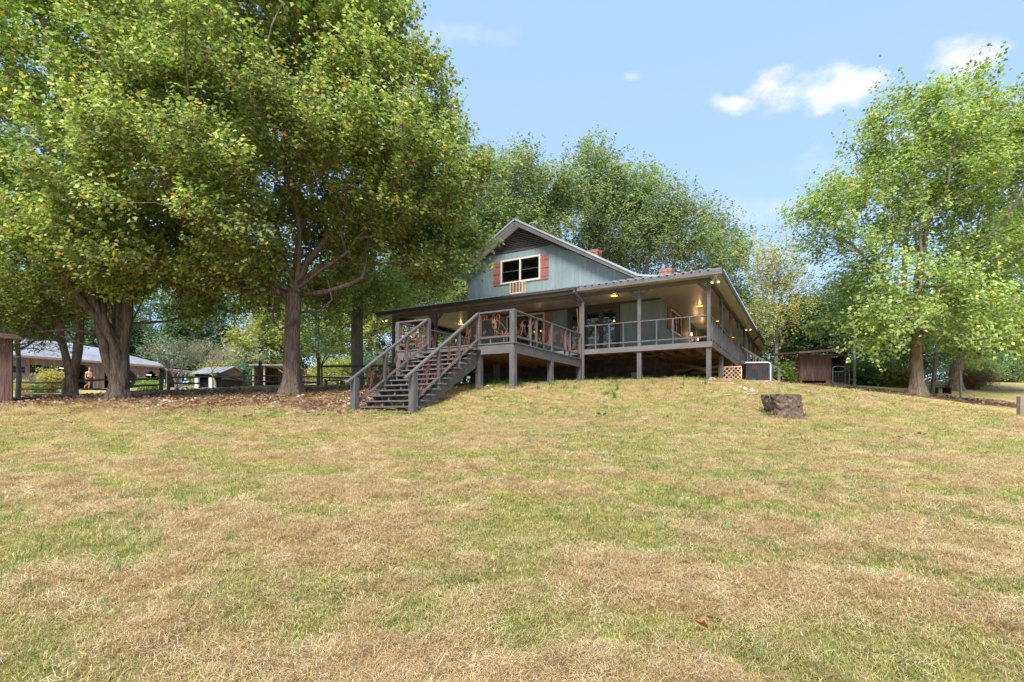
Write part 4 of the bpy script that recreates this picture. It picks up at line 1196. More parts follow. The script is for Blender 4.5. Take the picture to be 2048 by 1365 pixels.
# the big maple
Y = 21.0
big = make_tree('maple_tree', 'large green maple with stout single trunk left of the staircase', 'tree', None, 11, (at(583, 790, Y).x, Y), 4.15, 0.33,
    [lob(560, 330, Y + .5, 330, 270, 6.2), lob(520, 120, Y + .5, 270, 210, 5.2), lob(750, 300, Y, 175, 215, 4.6), lob(860, 400, Y - .5, 105, 150, 3.4), lob(640, 40, Y, 165, 160, 4.2),
     lob(430, 450, Y - 1, 210, 130, 4.5), lob(860, 500, Y, 105, 70, 2.6), lob(330, 380, Y - .5, 200, 200, 4.5), lob(480, -60, Y, 200, 150, 4), lob(250, 500, Y, 160, 90, 4), lob(690, 330, Y - 1, 110, 100, 3.5), lob(450, 210, Y - 3, 140, 120, 2.2), lob(640, 450, Y + 3, 120, 60, 2.5)],
    860, 262000, 0.150, [G1, G2, G3, G4, YE, OR, PK], [28, 36, 8, 24, 2.6, 0.8, 1.0],
    tops=[at(500, 440, Y - 1), at(640, 420, Y + 1), at(690, 505, Y - .5), at(590, 400, Y), at(760, 420, Y + .5), at(430, 560, Y - 1.5), at(560, 420, Y + 2)],
    bark='bark', twig=0.85, clump_r=0.33, shell=0.42, upw=0.75, void=[lob(600, 525, Y - 2.5, 85, 55, 4.2), lob(580, 595, Y - 3, 120, 35, 4)], flare=2.1, fork_r=.27, fork_off=(.12, 0), twig_tubes=True, droop=0.5)
# hanging lower limbs of the big maple, bare
lm = MB()
for pts, r in (((at(600, 640, Y - .2), at(560, 660, Y - .6), at(545, 640, Y - .8), at(548, 600, Y - .9), at(540, 560, Y - 1)), (.05, .045, .04, .03, .02)),
               ((at(598, 625, Y), at(640, 622, Y - .3), at(665, 600, Y - .4), at(655, 560, Y - .4)), (.05, .045, .035, .02)),
               ((at(585, 600, Y), at(540, 575, Y - .5), at(490, 575, Y - .8), at(440, 560, Y - 1.2), at(380, 575, Y - 1.5)), (.16, .14, .12, .09, .05)),
               ((at(600, 590, Y), at(650, 585, Y - .3), at(700, 570, Y - .5), at(726, 555, Y - .6), at(735, 510, Y - .6), at(728, 470, Y - .4)), (.12, .10, .09, .08, .06, .03)),
               ((at(598, 570, Y), at(640, 535, Y), at(695, 530, Y + .2), at(690, 480, Y + .3)), (.15, .13, .11, .06))):
    lm.tube([p - big.location for p in pts], r, 9)
lm.build('limb', M['bark_dark'], big, smooth=True)

# the triple-trunked tree at the left
Y = 22.0
lb = (at(237, 797, Y).x, Y)
left = make_tree('maple_tree', 'dark multi-stemmed tree with flared roots beside the rail fence', 'tree', None, 23, lb, 2.2, 0.34,
    [lob(120, 250, Y + 1, 300, 280, 5.5), lob(60, 480, Y, 250, 120, 4.5), lob(260, 560, Y, 200, 55, 3.5), lob(0, 60, Y, 250, 250, 5), lob(230, 60, Y + 1, 200, 170, 4.5), lob(-160, 350, Y, 200, 250, 4), lob(420, 590, Y + 1, 130, 48, 3)],
    560, 140000, 0.15, [G1, G2, G3, G4, YE, OR, PK], [30, 34, 10, 20, 2.6, 1.2, 1.5],
    tops=[at(205, 590, Y), at(170, 480, Y), at(260, 500, Y + .5), at(235, 520, Y + 1), at(300, 470, Y), at(100, 500, Y - .5)], bark='bark_dark', twig=.85, clump_r=.34, shell=0.4, upw=.65, flare=1.75, fork_r=.30, twig_tubes=False, droop=.5)
st = MB()
for pts, r in (((at(236, 796, Y), at(230, 765, Y), at(214, 720, Y - .1), at(200, 660, Y - .1), at(195, 600, Y), at(190, 500, Y)), (.18, .2, .19, .18, .16, .12)),
               ((at(236, 790, Y + .05), at(242, 745, Y - .05), at(234, 705, Y - .28), at(218, 670, Y - .3), at(208, 630, Y - .25), at(204, 570, Y)), (.10, .13, .14, .12, .11, .09)),
               ((at(242, 796, Y), at(247, 765, Y), at(248, 700, Y), at(255, 650, Y + .1), at(256, 590, Y), at(262, 480, Y)), (.2, .22, .19, .20, .18, .12)),
               ((at(240, 790, Y), at(240, 740, Y + .2), at(236, 680, Y + .3), at(232, 640, Y + .3), at(228, 560, Y + .4)), (.16, .17, .15, .14, .11)),
               ((at(205, 680, Y), at(180, 665, Y - .3), at(130, 660, Y - .6), at(70, 665, Y - .8)), (.06, .05, .04, .02)), ((at(205, 695, Y), at(170, 690, Y - .3), at(120, 672, Y - .6)), (.05, .04, .02))):
    st.tube([p - left.location for p in pts], r, 12)
st.build('limb', M['bark_dark'], left, smooth=True)
# the forked small tree beside it
Y = 24.0
fk = make_tree('maple_tree', 'pale forked tree growing against the rail fence at the far left', 'tree', None, 31, (at(145, 793, Y).x, Y), 1.0, 0.22,
    [lob(110, 610, Y, 190, 50, 3), lob(60, 540, Y + 1, 160, 90, 3), lob(0, 620, Y, 120, 60, 3)], 200, 26000, 0.13, [G2, G4, G1, YE], [3, 3, 2, .4],
    tops=[at(118, 640, Y), at(162, 640, Y)], bark='bark', twig=.9, shell=.2, flare=1.35, fork_r=.2)
st = MB()
for pts, r in (((at(140, 755, Y), at(132, 715, Y), at(122, 670, Y), at(116, 600, Y)), (.17, .15, .13, .10)), ((at(148, 755, Y), at(158, 700, Y), at(162, 650, Y), at(158, 590, Y)), (.17, .15, .13, .11))):
    st.tube([p - fk.location for p in pts], r, 12)
st.build('limb', M['bark'], fk, smooth=True)

# the right tree
Y = 25.0
G5 = (0.140, 0.198, 0.052); G6 = (0.210, 0.268, 0.080); G7 = (0.32, 0.37, 0.14)
rt = make_tree('maple_tree', 'light green tree with pale limbs and flared trunk right of the red shed', 'tree', None, 47, (at(1833, 790, Y).x, Y), 3.0, 0.30,
    [lob(1850, 360, Y, 120, 150, 3.6), lob(1715, 450, Y, 95, 105, 3.2), lob(1905, 235, Y, 60, 65, 2.2), lob(1990, 270, Y, 60, 70, 2.2), lob(1970, 430, Y + .5, 115, 170, 3.6), lob(1780, 590, Y - .5, 115, 80, 3.2), lob(1650, 420, Y, 55, 60, 2.0), lob(1770, 655, Y - 1.5, 70, 35, 2.2), lob(1900, 635, Y - 1, 125, 50, 2.8), lob(1800, 290, Y, 65, 75, 2.2), lob(1765, 700, Y - 2, 45, 14, 1.6), lob(1985, 690, Y - 2, 70, 22, 2)],
    430, 72000, 0.150, [G5, G6, G7, G1, YE, OR], [26, 36, 22, 10, 3.5, 0.3],
    tops=[at(1835, 560, Y), at(1840, 420, Y), at(1750, 520, Y), at(1930, 520, Y), at(1870, 300, Y), at(1690, 480, Y)], bark='bark_pale', twig=.85, clump_r=.34, shell=0.2, upw=.5, ragged=1.0, flare=2.0, fork_r=.21, rmin=.019, up=.55, droop=.4)
for ch in rt.children:
    if ch.name.startswith('trunk'): ch.data.materials[0] = M['bark']
st = MB(); st.tube([p - rt.location for p in (at(1833, 720, Y), at(1838, 640, Y), at(1835, 560, Y), at(1850, 480, Y), at(1862, 400, Y))], (.235, .20, .17, .12, .07), 12)
st.tube([p - rt.location for p in (at(1840, 600, Y), at(1800, 625, Y - .4), at(1760, 590, Y - .6), at(1720, 600, Y - .8))], (.09, .07, .05, .03), 8)
st.tube([p - rt.location for p in (at(1838, 575, Y), at(1900, 570, Y - .4), at(1960, 540, Y - .6), at(2010, 500, Y - .8))], (.09, .07, .05, .03), 8)
st.build('limb', M['bark'], rt, smooth=True)
Y = 31.0
r2 = make_tree('maple_tree', 'spreading tree with short dark trunk behind the wooden swing posts', 'tree', None, 53, (at(1915, 775, Y).x, Y), 1.6, 0.32,
    [lob(2010, 560, Y, 120, 120, 4), lob(1960, 655, Y, 120, 38, 4), lob(2070, 410, Y, 70, 140, 4), lob(2050, 655, Y - 1, 100, 50, 3), lob(2050, 290, Y, 70, 90, 3)], 340, 50000, 0.17, [G5, G6, G7, G1, YE], [30, 34, 14, 18, 3],
    tops=[at(1990, 600, Y), at(2030, 480, Y), at(2040, 350, Y)], bark='bark', twig=1.2, shell=.2, fork_r=.3, flare=1.3, rmin=.015)

# oaks behind the house
OP = [(0.120, 0.165, 0.058), (0.175, 0.218, 0.082), (0.245, 0.278, 0.12), (0.085, 0.115, 0.045), (0.30, 0.27, 0.11)]; OW = [30, 34, 16, 16, 5]
def oak(seed, ubase, Yd, lobes, ncl, leaves, tops, label, trunk_r=.42, size=.23, pal=None, wts=None, name='oak_tree', bark='bark_pale', group='tall trees behind the house', fh=6, **kw):
    return make_tree(name, label, 'tree', group, seed, (at(ubase, 770, Yd).x, Yd), fh, trunk_r, lobes, ncl, leaves, size, pal or OP, wts or OW, tops=tops, bark=bark, twig=1.25, clump_r=.6, shell=.4, upw=.4,
                     rmin=.03, step=1.4, fork_r=trunk_r * .8, flare=1.2, trunk_side=12, aspect=.6, **kw)
oak(61, 1010, 43, [lob(1035, 400, 43, 75, 60, 5), lob(965, 420, 43, 75, 75, 5), lob(1095, 395, 44, 45, 40, 4), lob(1020, 490, 43, 95, 75, 5), lob(930, 510, 44, 80, 90, 4), lob(1035, 340, 43, 28, 22, 2)], 280, 56000, [at(1030, 420, 43), at(1090, 420, 43), at(960, 430, 43)],
    'tall oak rising directly behind the gable peak')
oak(67, 1170, 45, [lob(1180, 370, 45, 55, 50, 4), lob(1245, 395, 45, 50, 45, 4), lob(1150, 450, 45, 70, 70, 4.5), lob(1235, 475, 46, 75, 65, 4.5), lob(1188, 318, 45, 20, 14, 1.2)], 300, 42000, [at(1190, 400, 45), at(1240, 420, 45), at(1150, 400, 45)],
    'tall oak with the bushy top behind the near chimney', size=.22, ragged=.5)
oak(71, 1270, 44, [lob(1310, 430, 44, 55, 50, 3.8), lob(1365, 470, 44, 50, 46, 3.8), lob(1290, 505, 44, 65, 45, 4), lob(1395, 525, 44, 50, 42, 3.5), lob(1305, 372, 44, 22, 16, 1.6)], 270, 31000, [at(1310, 460, 44), at(1360, 480, 44)],
    'oak with open spreading limbs behind the far chimney', trunk_r=.35, size=.21)
oak(73, 1450, 47, [lob(1412, 450, 47, 24, 30, 2.4), lob(1448, 505, 47, 32, 36, 2.8), lob(1465, 570, 47, 30, 50, 3), lob(1430, 580, 47, 40, 45, 3), lob(1478, 650, 47, 28, 50, 3)], 180, 23000, [at(1445, 520, 47)],
    'slimmer oak above the right end of the porch roof', trunk_r=.28, size=.22)
# browning thin tree between porch and shed
make_tree('bare_topped_tree', 'thin half-bare browning tree between the porch end and the red shed', 'tree', None, 79, (at(1550, 768, 38).x, 38), 4.5, .13,
    [lob(1545, 540, 38, 42, 60, 2), lob(1555, 620, 38, 50, 60, 2.2), lob(1530, 680, 38, 40, 40, 2), lob(1570, 560, 38, 35, 50, 2)], 190, 11000, .17, [BR, (.30, .24, .09), G2, OR, G4], [2, 3, 4, .4, 4],
    tops=[at(1548, 560, 38), at(1565, 600, 38), at(1530, 600, 38)], bark='bark_pale', twig=1.1, shell=.1, rmin=.018, flare=1.2, fork_r=.11, aspect=.6, trunk_side=10, upw=.7)

# dark evergreens and brush behind the red shed
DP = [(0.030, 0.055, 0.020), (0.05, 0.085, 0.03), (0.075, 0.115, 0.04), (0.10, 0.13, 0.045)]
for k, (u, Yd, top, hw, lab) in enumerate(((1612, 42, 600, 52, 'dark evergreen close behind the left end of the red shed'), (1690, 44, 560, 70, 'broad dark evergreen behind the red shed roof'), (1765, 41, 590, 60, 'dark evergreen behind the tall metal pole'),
                                           (1840, 46, 600, 70, 'dark tree standing behind the light green tree'))):
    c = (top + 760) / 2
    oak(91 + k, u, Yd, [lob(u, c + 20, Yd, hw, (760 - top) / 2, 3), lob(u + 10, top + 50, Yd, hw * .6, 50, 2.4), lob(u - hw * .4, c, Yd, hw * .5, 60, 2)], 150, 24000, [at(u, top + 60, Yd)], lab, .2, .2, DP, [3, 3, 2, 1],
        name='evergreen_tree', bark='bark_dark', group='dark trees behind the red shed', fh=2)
# woods at the far left, tree by tree
WP = [(0.10, 0.15, 0.045), (0.15, 0.20, 0.06), (0.21, 0.25, 0.08), (0.06, 0.095, 0.035)]
WY = [(0.30, 0.29, 0.08), (0.22, 0.24, 0.07), (0.15, 0.19, 0.06)]
WB = [(0.07, 0.12, 0.06), (0.10, 0.16, 0.085), (0.05, 0.085, 0.045)]
woods = [(20, 62, 560, 90, WP, 'green woodland tree above the barn roof near the picture edge'), (110, 66, 540, 95, WP, 'full woodland tree behind the middle of the barn roof'), (205, 60, 600, 70, WB, 'bluish woodland tree behind the barn ridge'),
         (300, 68, 560, 95, WP, 'woodland tree behind the low end of the barn'), (385, 62, 590, 75, WB, 'dark bluish tree behind the metal roofed shelter'), (470, 70, 540, 95, WP, 'tall woodland tree right of the metal roofed shelter'),
         (545, 60, 600, 62, WY, 'yellow-green tree behind the pole shed'), (640, 66, 520, 80, WP, 'tall woodland tree behind the big maple trunk'), (740, 58, 540, 80, WY, 'yellowish tree behind the left end of the porch roof'), (830, 62, 480, 95, WP, 'tall woodland tree rising over the left porch roof'),
         (915, 52, 500, 80, WP, 'woodland tree showing between maple and house wall')]
for k, (u, Yd, top, hw, pal, lab) in enumerate(woods):
    c = (top + 765) / 2
    oak(120 + k, u, Yd, [lob(u, c, Yd, hw, (765 - top) / 2, 4), lob(u + hw * .3, top + 70, Yd, hw * .7, 60, 3.5), lob(u - hw * .4, c + 30, Yd, hw * .6, 70, 3)], 150, 17000, [at(u, top + 70, Yd)], lab, .3, .34, pal, [3] * len(pal),
        name='woodland_tree', bark='bark_dark', group='trees in the woods beyond the yard', fh=4)
for k, (u, Yd, top, hw, pal, lab) in enumerate(((1995, 60, 640, 70, WP, 'woodland tree beyond the field at the far right'), (1930, 66, 660, 60, WB, 'bluish distant tree seen past the swing posts'), (2085, 55, 600, 80, WP, 'woodland tree cut by the right picture edge'), (1490, 60, 600, 60, WP, 'woodland tree behind the far porch corner'),
                                               (1580, 62, 620, 60, WP, 'woodland tree behind the browning tree'))):
    c = (top + 765) / 2
    oak(150 + k, u, Yd, [lob(u, c, Yd, hw, (765 - top) / 2, 4), lob(u + hw * .3, top + 50, Yd, hw * .7, 45, 3.5)], 110, 11000, [at(u, top + 50, Yd)], lab, .3, .34, pal, [3] * len(pal),
        name='woodland_tree', bark='bark_dark', group='trees in the woods beyond the yard', fh=3)
# pale-trunked tree left of the porch
Y = 31.0
make_tree('hardwood_tree', 'pale-barked tree with lacy light foliage left of the porch end', 'tree', None, 171, (at(716, 768, Y).x, Y), 5.4, 0.36,
    [lob(680, 610, Y, 75, 55, 3), lob(760, 580, Y, 75, 60, 3), lob(650, 660, Y - 1, 40, 40, 2), lob(800, 600, Y, 60, 50, 2.5), lob(850, 560, Y + 1, 70, 60, 3), lob(720, 520, Y, 80, 70, 3)], 230, 30000, .15,
    [G6, G4, G7, G2, YE], [3, 3, 2, 2, .4], tops=[at(700, 600, Y), at(760, 600, Y)], bark='bark_pale', twig=1.1, shell=.2, flare=1.2, fork_r=.3, rmin=.014)
Y = 35.0
make_tree('pine_sapling', 'young bushy pine with browned needles behind the rail fence post', 'tree', None, 177, (at(643, 768, Y).x, Y), 1.4, 0.08,
    [lob(640, 700, Y, 28, 24, 1), lob(655, 680, Y, 24, 26, 1), lob(628, 708, Y, 16, 16, .6)], 70, 7000, .16, [(0.07, .13, .03), (.10, .17, .035), (.3, .14, .05)], [4, 4, .5], bark='bark', twig=.5, shell=.2, flare=1.2, rmin=.01, aspect=.18, trunk_side=10)
# leafless ornamental trees in front of the barn
def bare_tree(seed, u, v, Yd, lobes, n, tops, label, r0=.10, leaves=900, fh=.8):
    return make_tree('bare_tree', label, 'tree', 'nearly leafless ornamental trees in front of the barn', seed, (at(u, v, Yd).x, Yd), fh, r0, lobes, n, leaves, .11, [G4, G2, YE], [2, 3, .5], tops=tops, bark='bark_pale', twig=.7,
                     clump_r=.12, shell=.2, flare=1.3, fork_r=r0 * .9, rmin=.010, step=.5, w=.5, trunk_side=12, twig_tubes=True)
bare_tree(201, 36, 797, 26, [lob(70, 640, 25, 95, 45, 2.2), lob(10, 670, 25, 80, 35, 2), lob(90, 690, 25, 60, 22, 1.6)], 190, [at(34, 700, 26), at(70, 660, 25)], 'small leafless tree with mottled trunk beside the left fence post', .11, 2600, 2.4)
bare_tree(207, 352, 772, 36, [lob(350, 715, 36, 60, 26, 2), lob(330, 700, 36, 40, 20, 1.5), lob(390, 705, 36, 50, 20, 1.6)], 170, [at(345, 735, 36), at(370, 725, 36)], 'leafless cherry tree with spreading twigs in front of the low barn end', .12, 300, .5)
bare_tree(211, 430, 772, 48, [lob(420, 705, 48, 50, 22, 2), lob(470, 715, 48, 45, 18, 2)], 120, [at(425, 725, 48)], 'leafless tree behind the metal roofed shelter', .10, 200, .6)

# shrubs ------------------------------------------------------------------
def shrub(name, label, cat, seed, u, v, Yd, lobes, n, leaves, size, pal, wts, group=None, aspect=.6, base_xy=None, z=None):
    rng = np.random.default_rng(seed)
    c = at(u, v, Yd); bz = gz(c.x, c.y) if z is None else z
    root = empty(name, (c.x, c.y, bz), 0, label, cat, group)
    cl, od = sample_lobes(rng, lobes, n, .1)
    B = np.array([c.x, c.y, bz])
    cl = cl[cl[:, 2] > ground_np(cl[:, 0], cl[:, 1])]
    if len(cl) == 0: cl = np.array([B + [0, 0, .3]])
    nn = np.concatenate([np.tile(B + [0, 0, -.05], (len(cl), 1)) + rng.normal(size=(len(cl), 3)) * [.15, .15, 0], cl]) - B
    pp = np.concatenate([np.full(len(cl), -1), np.arange(len(cl))]); rr = np.concatenate([np.full(len(cl), .018), np.full(len(cl), .008)])
    link('stems', branch_mesh(nn, pp, rr, 'stems', M['bark'], 0, 4), root)
    npc = leaves // len(cl)
    pos = (cl[:, None, :] + rng.normal(size=(len(cl), npc, 3)) * np.array([.24, .24, .18]) * max(1, Yd / 30)).reshape(-1, 3)
    g = ground_np(pos[:, 0], pos[:, 1]); pos[:, 2] = np.maximum(pos[:, 2], g + rng.uniform(.01, .12, len(pos)))
    vv, ff = leaf_faces(rng, pos - B, .5, size, aspect, None, .1)
    link('foliage', np_mesh('foliage', vv, ff, M['leaf'], False, pick_cols(rng, len(pos), pal, wts)), root)
    return root
YS = [(0.33, 0.29, 0.08), (0.25, 0.25, 0.08), (0.22, 0.24, 0.05)]
shrub('yellow_shrub', 'rounded golden shrub in front of the barn wall', 'shrub', 301, 105, 772, 37, [lob(105, 757, 37, 15, 10, .5)], 40, 3000, .13, YS, [3, 2, 1])
shrub('hosta_plant', 'spiky yellow-green plant behind the first fence post', 'plant', 303, 43, 780, 37, [lob(43, 776, 37, 12, 6, .4)], 14, 700, .3, YS, [3, 2, 1], aspect=.14)
shrub('juniper_shrub', 'low spreading green juniper along the barn wall', 'shrub', 305, 88, 778, 38, [lob(88, 776, 38, 28, 5, .6)], 50, 3000, .12, [G3, (.06, .13, .03)], [1, 1], aspect=.3)
shrub('green_shrub', 'low green shrub behind the double fence posts', 'shrub', 307, 300, 778, 37, [lob(298, 774, 37, 16, 9, .6)], 40, 2200, .13, [G1, G2, G4], [1, 1, .6])
shrub('red_brown_bush', 'rounded reddish-brown bush left of the far trees', 'shrub', 311, 1945, 778, 33, [lob(1945, 758, 33, 34, 22, 1.2), lob(1925, 765, 33, 20, 16, 1)], 90, 9000, .10, [(.16, .085, .055), (.24, .15, .08), (.12, .10, .05)], [3, 2, 1], aspect=.35)
shrub('green_bush', 'light green bush behind the reddish-brown bush', 'shrub', 313, 1945, 774, 37, [lob(1950, 745, 37, 38, 18, 1.4)], 80, 7000, .14, [G4, G7, G2], [3, 2, 2])
for k, (u, v, Yd, ru, rv, lab, pal) in enumerate(((1545, 772, 29, 12, 30, 'leafy green bush between the side steps and the red shed', [G5, G1, G3]), (1612, 765, 38, 20, 35, 'bush against the left wall of the red shed', [G3, G1]),
                                                  (1728, 772, 34, 40, 42, 'dense dark green brush right of the metal pole', [G3, G1, (.04, .08, .03)]), (1780, 775, 33, 44, 36, 'low tangled brush left of the light green tree', [G3, G2, BR]),
                                                  (1990, 772, 48, 36, 40, 'rounded dark shrub beyond the far lawn', [G3, G1]), (1655, 772, 42, 60, 50, 'dense undergrowth right behind the red shed', [G3, (.04, .08, .03)]))):
    shrub('undergrowth_bush', lab, 'shrub', 320 + k, u, v, Yd, [lob(u, v - rv * .55, Yd, ru, rv * .7, 1.8), lob(u + ru * .4, v - rv * .3, Yd, ru * .6, rv * .4, 1.2)], 90, 8500, .17, pal, [2] * len(pal), group='bushes round the red shed and far lawn')
for k, (u, v, Yd, ru, rv, lab) in enumerate(((60, 772, 52, 90, 40, 'green thicket behind the barn left end'), (440, 770, 60, 60, 34, 'green thicket behind the shelter roof'), (500, 768, 56, 30, 26, 'yellow-green thicket between shelter and pole shed'), (590, 768, 64, 60, 40, 'green thicket behind the pole shed'),
                                             (690, 768, 50, 60, 40, 'green thicket past the staircase newel'), (780, 768, 46, 60, 50, 'green thicket left of the porch'), (860, 768, 48, 70, 50, 'green thicket behind the left porch'),
                                             (2040, 768, 62, 60, 36, 'green thicket behind the pale crepe myrtle'))):
    shrub('woodland_thicket', lab, 'shrub', 340 + k, u, v, Yd, [lob(u, v - rv * .5, Yd, ru, rv * .8, 2.4)], 100, 7500, .26, [WP, WY, WB][k % 3], [1] * len([WP, WY, WB][k % 3]), group='thickets at the edge of the woods')
# crepe myrtle at far right
make_tree('crepe_myrtle', 'small multi-stemmed tree with pale trunks at the far right lawn', 'tree', None, 371, (at(2028, 774, 44).x, 44), .6, .12,
    [lob(2030, 735, 44, 38, 18, 1.6), lob(2010, 745, 44, 24, 12, 1.2)], 90, 8000, .15, [(.10, .16, .07), (.14, .2, .09), (.2, .26, .12)], [1, 1, 1], tops=[at(2010, 750, 44), at(2050, 748, 44), at(2030, 745, 44)], bark='bark_pale', twig=.7, shell=.1, rmin=.03, fork_r=.12, flare=1.3, trunk_side=10)

# trees on the slope behind the photographer: the windows mirror them
for k, (x, y, h, r_) in enumerate(((-31, -5, 13, 7), (-37, -16, 14, 8), (-26, -21, 13, 8), (-44, -3, 14, 8), (-14, -32, 14, 8))):
    g0 = gz(x, y)
    make_tree('oak_tree', ['spreading oak', 'tallest oak', 'broad oak', 'dense oak', 'round oak'][k] + ' on the slope below the lawn, mirrored in the porch windows', 'tree', 'trees mirrored in the windows', 400 + k, (x, y), 4, .35,
              [(x, y, g0 + h, r_, r_, 6.5), (x + 2, y, g0 + h - 6, r_, r_, 4)], 130, 8000, .42, OP, OW, tops=[(x, y, g0 + h)], bark='bark_dark', twig=1.6, clump_r=.9, rmin=.03, step=1.4, trunk_side=10)
# ------------------------------------------------------------------ things on and beside the house
# window air conditioner
ac = empty('window_air_conditioner', (P0.x, P0.y, 5.9), HROT, 'beige window air conditioner sticking out under the upstairs window', 'air conditioner')
A0, A1, BF, BR_, Z0, Z1 = 8.68, 9.37, 1.88, 2.28, 5.93, 6.50
q = HB(); t = .035
q.ab(A0, A1, BF, BR_, Z0, Z0 + .04); q.ab(A0, A1, BF, BR_, Z1 - .05, Z1)
for a in (A0, A1 - t): q.ab(a, a + t, BF, BF + t, Z0 + .04, Z1 - .05); q.ab(a, a + t, BR_ - t, BR_, Z0 + .04, Z1 - .05)
dbuild(q, 'case', M['acbeige'], ac)
dbuild(HB().ab(A0 + .03, A1 - .03, BF + .03, BR_ - .01, Z0 + .04, Z1 - .05), 'core', M['fin'], ac)
for k in range(1, 4): a = A0 + (A1 - A0) * k / 4; dbuild(HB().ab(a - .012, a + .012, BF + .004, BF + .028, Z0 + .04, Z1 - .05), 'divider', M['acbeige'], ac)
for k in range(1, 9): z = Z0 + .04 + (Z1 - Z0 - .09) * k / 9; dbuild(HB().ab(A0 + t, A1 - t, BF + .018, BF + .027, z - .004, z + .004), 'louver', M['lattice'], ac)
for k in range(1, 3): b = BF + (BR_ - BF) * k / 3; dbuild(HB().ab(A0 + .004, A0 + .028, b - .012, b + .012, Z0 + .04, Z1 - .05), 'divider', M['acbeige'], ac)

def wempty(name, x, y, rz, label, cat, group=None, z=None):
    return empty(name, (x, y, gz(x, y) if z is None else z), rz, label, cat, group)
def cab(x, y, z, w, d, h): return (x - w / 2, x + w / 2, y - d / 2, y + d / 2, z, z + h)

# condenser unit on a slab
p = at(1508, 765, 22.2)
cu = wempty('condenser_unit', p.x, p.y, R(-6), 'outdoor condenser unit with dark fins and rusty top beside the porch', 'air conditioner', z=1.42)
MB().box(-.62, .62, -.55, .55, -.25, .05).build('slab', M['concrete'], cu)
MB().box(-.46, .46, -.42, .42, .10, .80).build('coil', M['acfin'], cu)
for k in range(-4, 5):
    MB().box(k * .1 - .004, k * .1 + .004, -.435, -.421, .11, .79).build('guard_wire', M['acfin'], cu)
MB().tube([(-.50, -.45, .835), (.40, -.45, .835), (.47, -.45, .80), (.50, -.45, .74), (.50, -.45, .06)], .026, 8).build('corner_frame', M['white'], cu)
MB().box(-.50, .50, -.45, .45, .055, .098).build('base_pan', M['concrete'], cu)
MB().box(-.46, .46, -.43, .43, .80, .82).tube([(0, 0, .82), (0, 0, .875)], [.42, .38], 20).build('top', surf('rusty_top', (.14, .04, .02), (.28, .10, .05), (7, 7, 7), .8, .2), cu)
# lattice panel
pa, pb = at(1437, 764, 22.4), at(1484, 764, 22.0)
lt = wempty('lattice_panel', pa.x, pa.y, math.atan2(pb.y - pa.y, pb.x - pa.x), 'weathered diagonal lattice panel closing the gap beside the condenser unit', 'lattice', z=1.40)
LW = (pb - pa).length; LH = .74
q = MB(); q.box(0, .05, -.02, .02, 0, LH); q.box(LW - .05, LW, -.02, .02, 0, LH); q.box(.05, LW - .05, -.021, .019, LH - .045, LH)
q.build('panel_frame', M['lattice'], lt)
for sgn, y in ((1, -.006), (-1, .006)):
    k = -LH
    while k < LW:
        x0, z0, x1, z1 = (k, .0, k + LH, LH) if sgn > 0 else (k + LH, .0, k, LH)
        def clip(x, x0_, z0_, x1_, z1_): return z0_ + (z1_ - z0_) * (x - x0_) / (x1_ - x0_)
        xa, xb = x0, x1; za, zb = z0, z1
        lo, hi = 0.03, LW - .03
        if xa < lo: za = clip(lo, x0, z0, x1, z1); xa = lo
        if xb < lo: zb = clip(lo, x0, z0, x1, z1); xb = lo
        if xa > hi: za = clip(hi, x0, z0, x1, z1); xa = hi
        if xb > hi: zb = clip(hi, x0, z0, x1, z1); xb = hi
        if abs(xa - xb) > .04: MB().bar((xa, y, za), (xb, y, zb), .011, .036, (0, 0, 1)).build('lath', M['lattice'], lt)
        k += .175
# side steps with railing behind the condenser
p = P0 + Vector((0.8736, -0.4866, 0)) * .15 + Vector((0.4866, 0.8736, 0)) * 10.3
ss = wempty('side_steps', p.x, p.y, HROT, 'small grey porch steps with railing descending beyond the condenser unit', 'stairs', z=DK)
for k in range(5): MB().box(.1 + k * .30, .42 + k * .30, -.6, .6, -.23 - .2 * k, -.19 - .2 * k).build('stair_tread', M['grey_x'], ss)
for y in (-.62, .62):
    MB().bar((0, y, .93), (1.9, y, -.42), .08, .04).build('handrail', M['grey'], ss); MB().bar((0, y, .2), (1.75, y, -1.0), .04, .07).build('bottom_rail', M['grey_x'], ss)
    MB().box(1.68, 1.8, y - .06, y + .06, -1.6, -.32).build('newel_post', M['grey'], ss)
    MB().bar((0, y, -.15), (1.7, y, -1.3), .045, .2).build('stringer', M['grey'], ss)
    for k in range(1, 6): x = k * .28; MB().box(x - .02, x + .02, y - .03, y + .03, .0 - x * .68, .90 - x * .70).build('baluster', M['grey'], ss)

# stump -----------------------------------------------------------------
def rock_mesh(rng, rx, ry, rz, seg=14, rough=.18, name='stone'):
    V = []; F = []
    rings = seg // 2
    for i in range(rings + 1):
        ph = math.pi * i / rings
        for k in range(seg):
            th = 2 * math.pi * k / seg
            V.append((math.sin(ph) * math.cos(th), math.sin(ph) * math.sin(th), math.cos(ph)))
    V = np.array(V)
    ax = unit(rng.normal(size=(9, 3)))
    r = np.ones(len(V))
    for a_ in ax:
        r = np.minimum(r, rng.uniform(.72, 1.0) / np.maximum(V @ a_, .3) * 1.0)
    V = V * r[:, None] * (1 + rough * .3 * rng.normal(size=(len(V), 1))) * [rx, ry, rz]
    for i in range(rings):
        for k in range(seg):
            k2 = (k + 1) % seg; F.append((i * seg + k, (i + 1) * seg + k, (i + 1) * seg + k2, i * seg + k2))
    return V, np.array(F)
rng = np.random.default_rng(5)
p = at(1563, 835, 13.6)
sp = wempty('tree_stump', p.x, p.y, 0, 'rotting flat-topped tree stump sitting on the lawn below the condenser', 'stump')
seg = 96; V = []; F = []
rows = 40
zs = sp.location.z
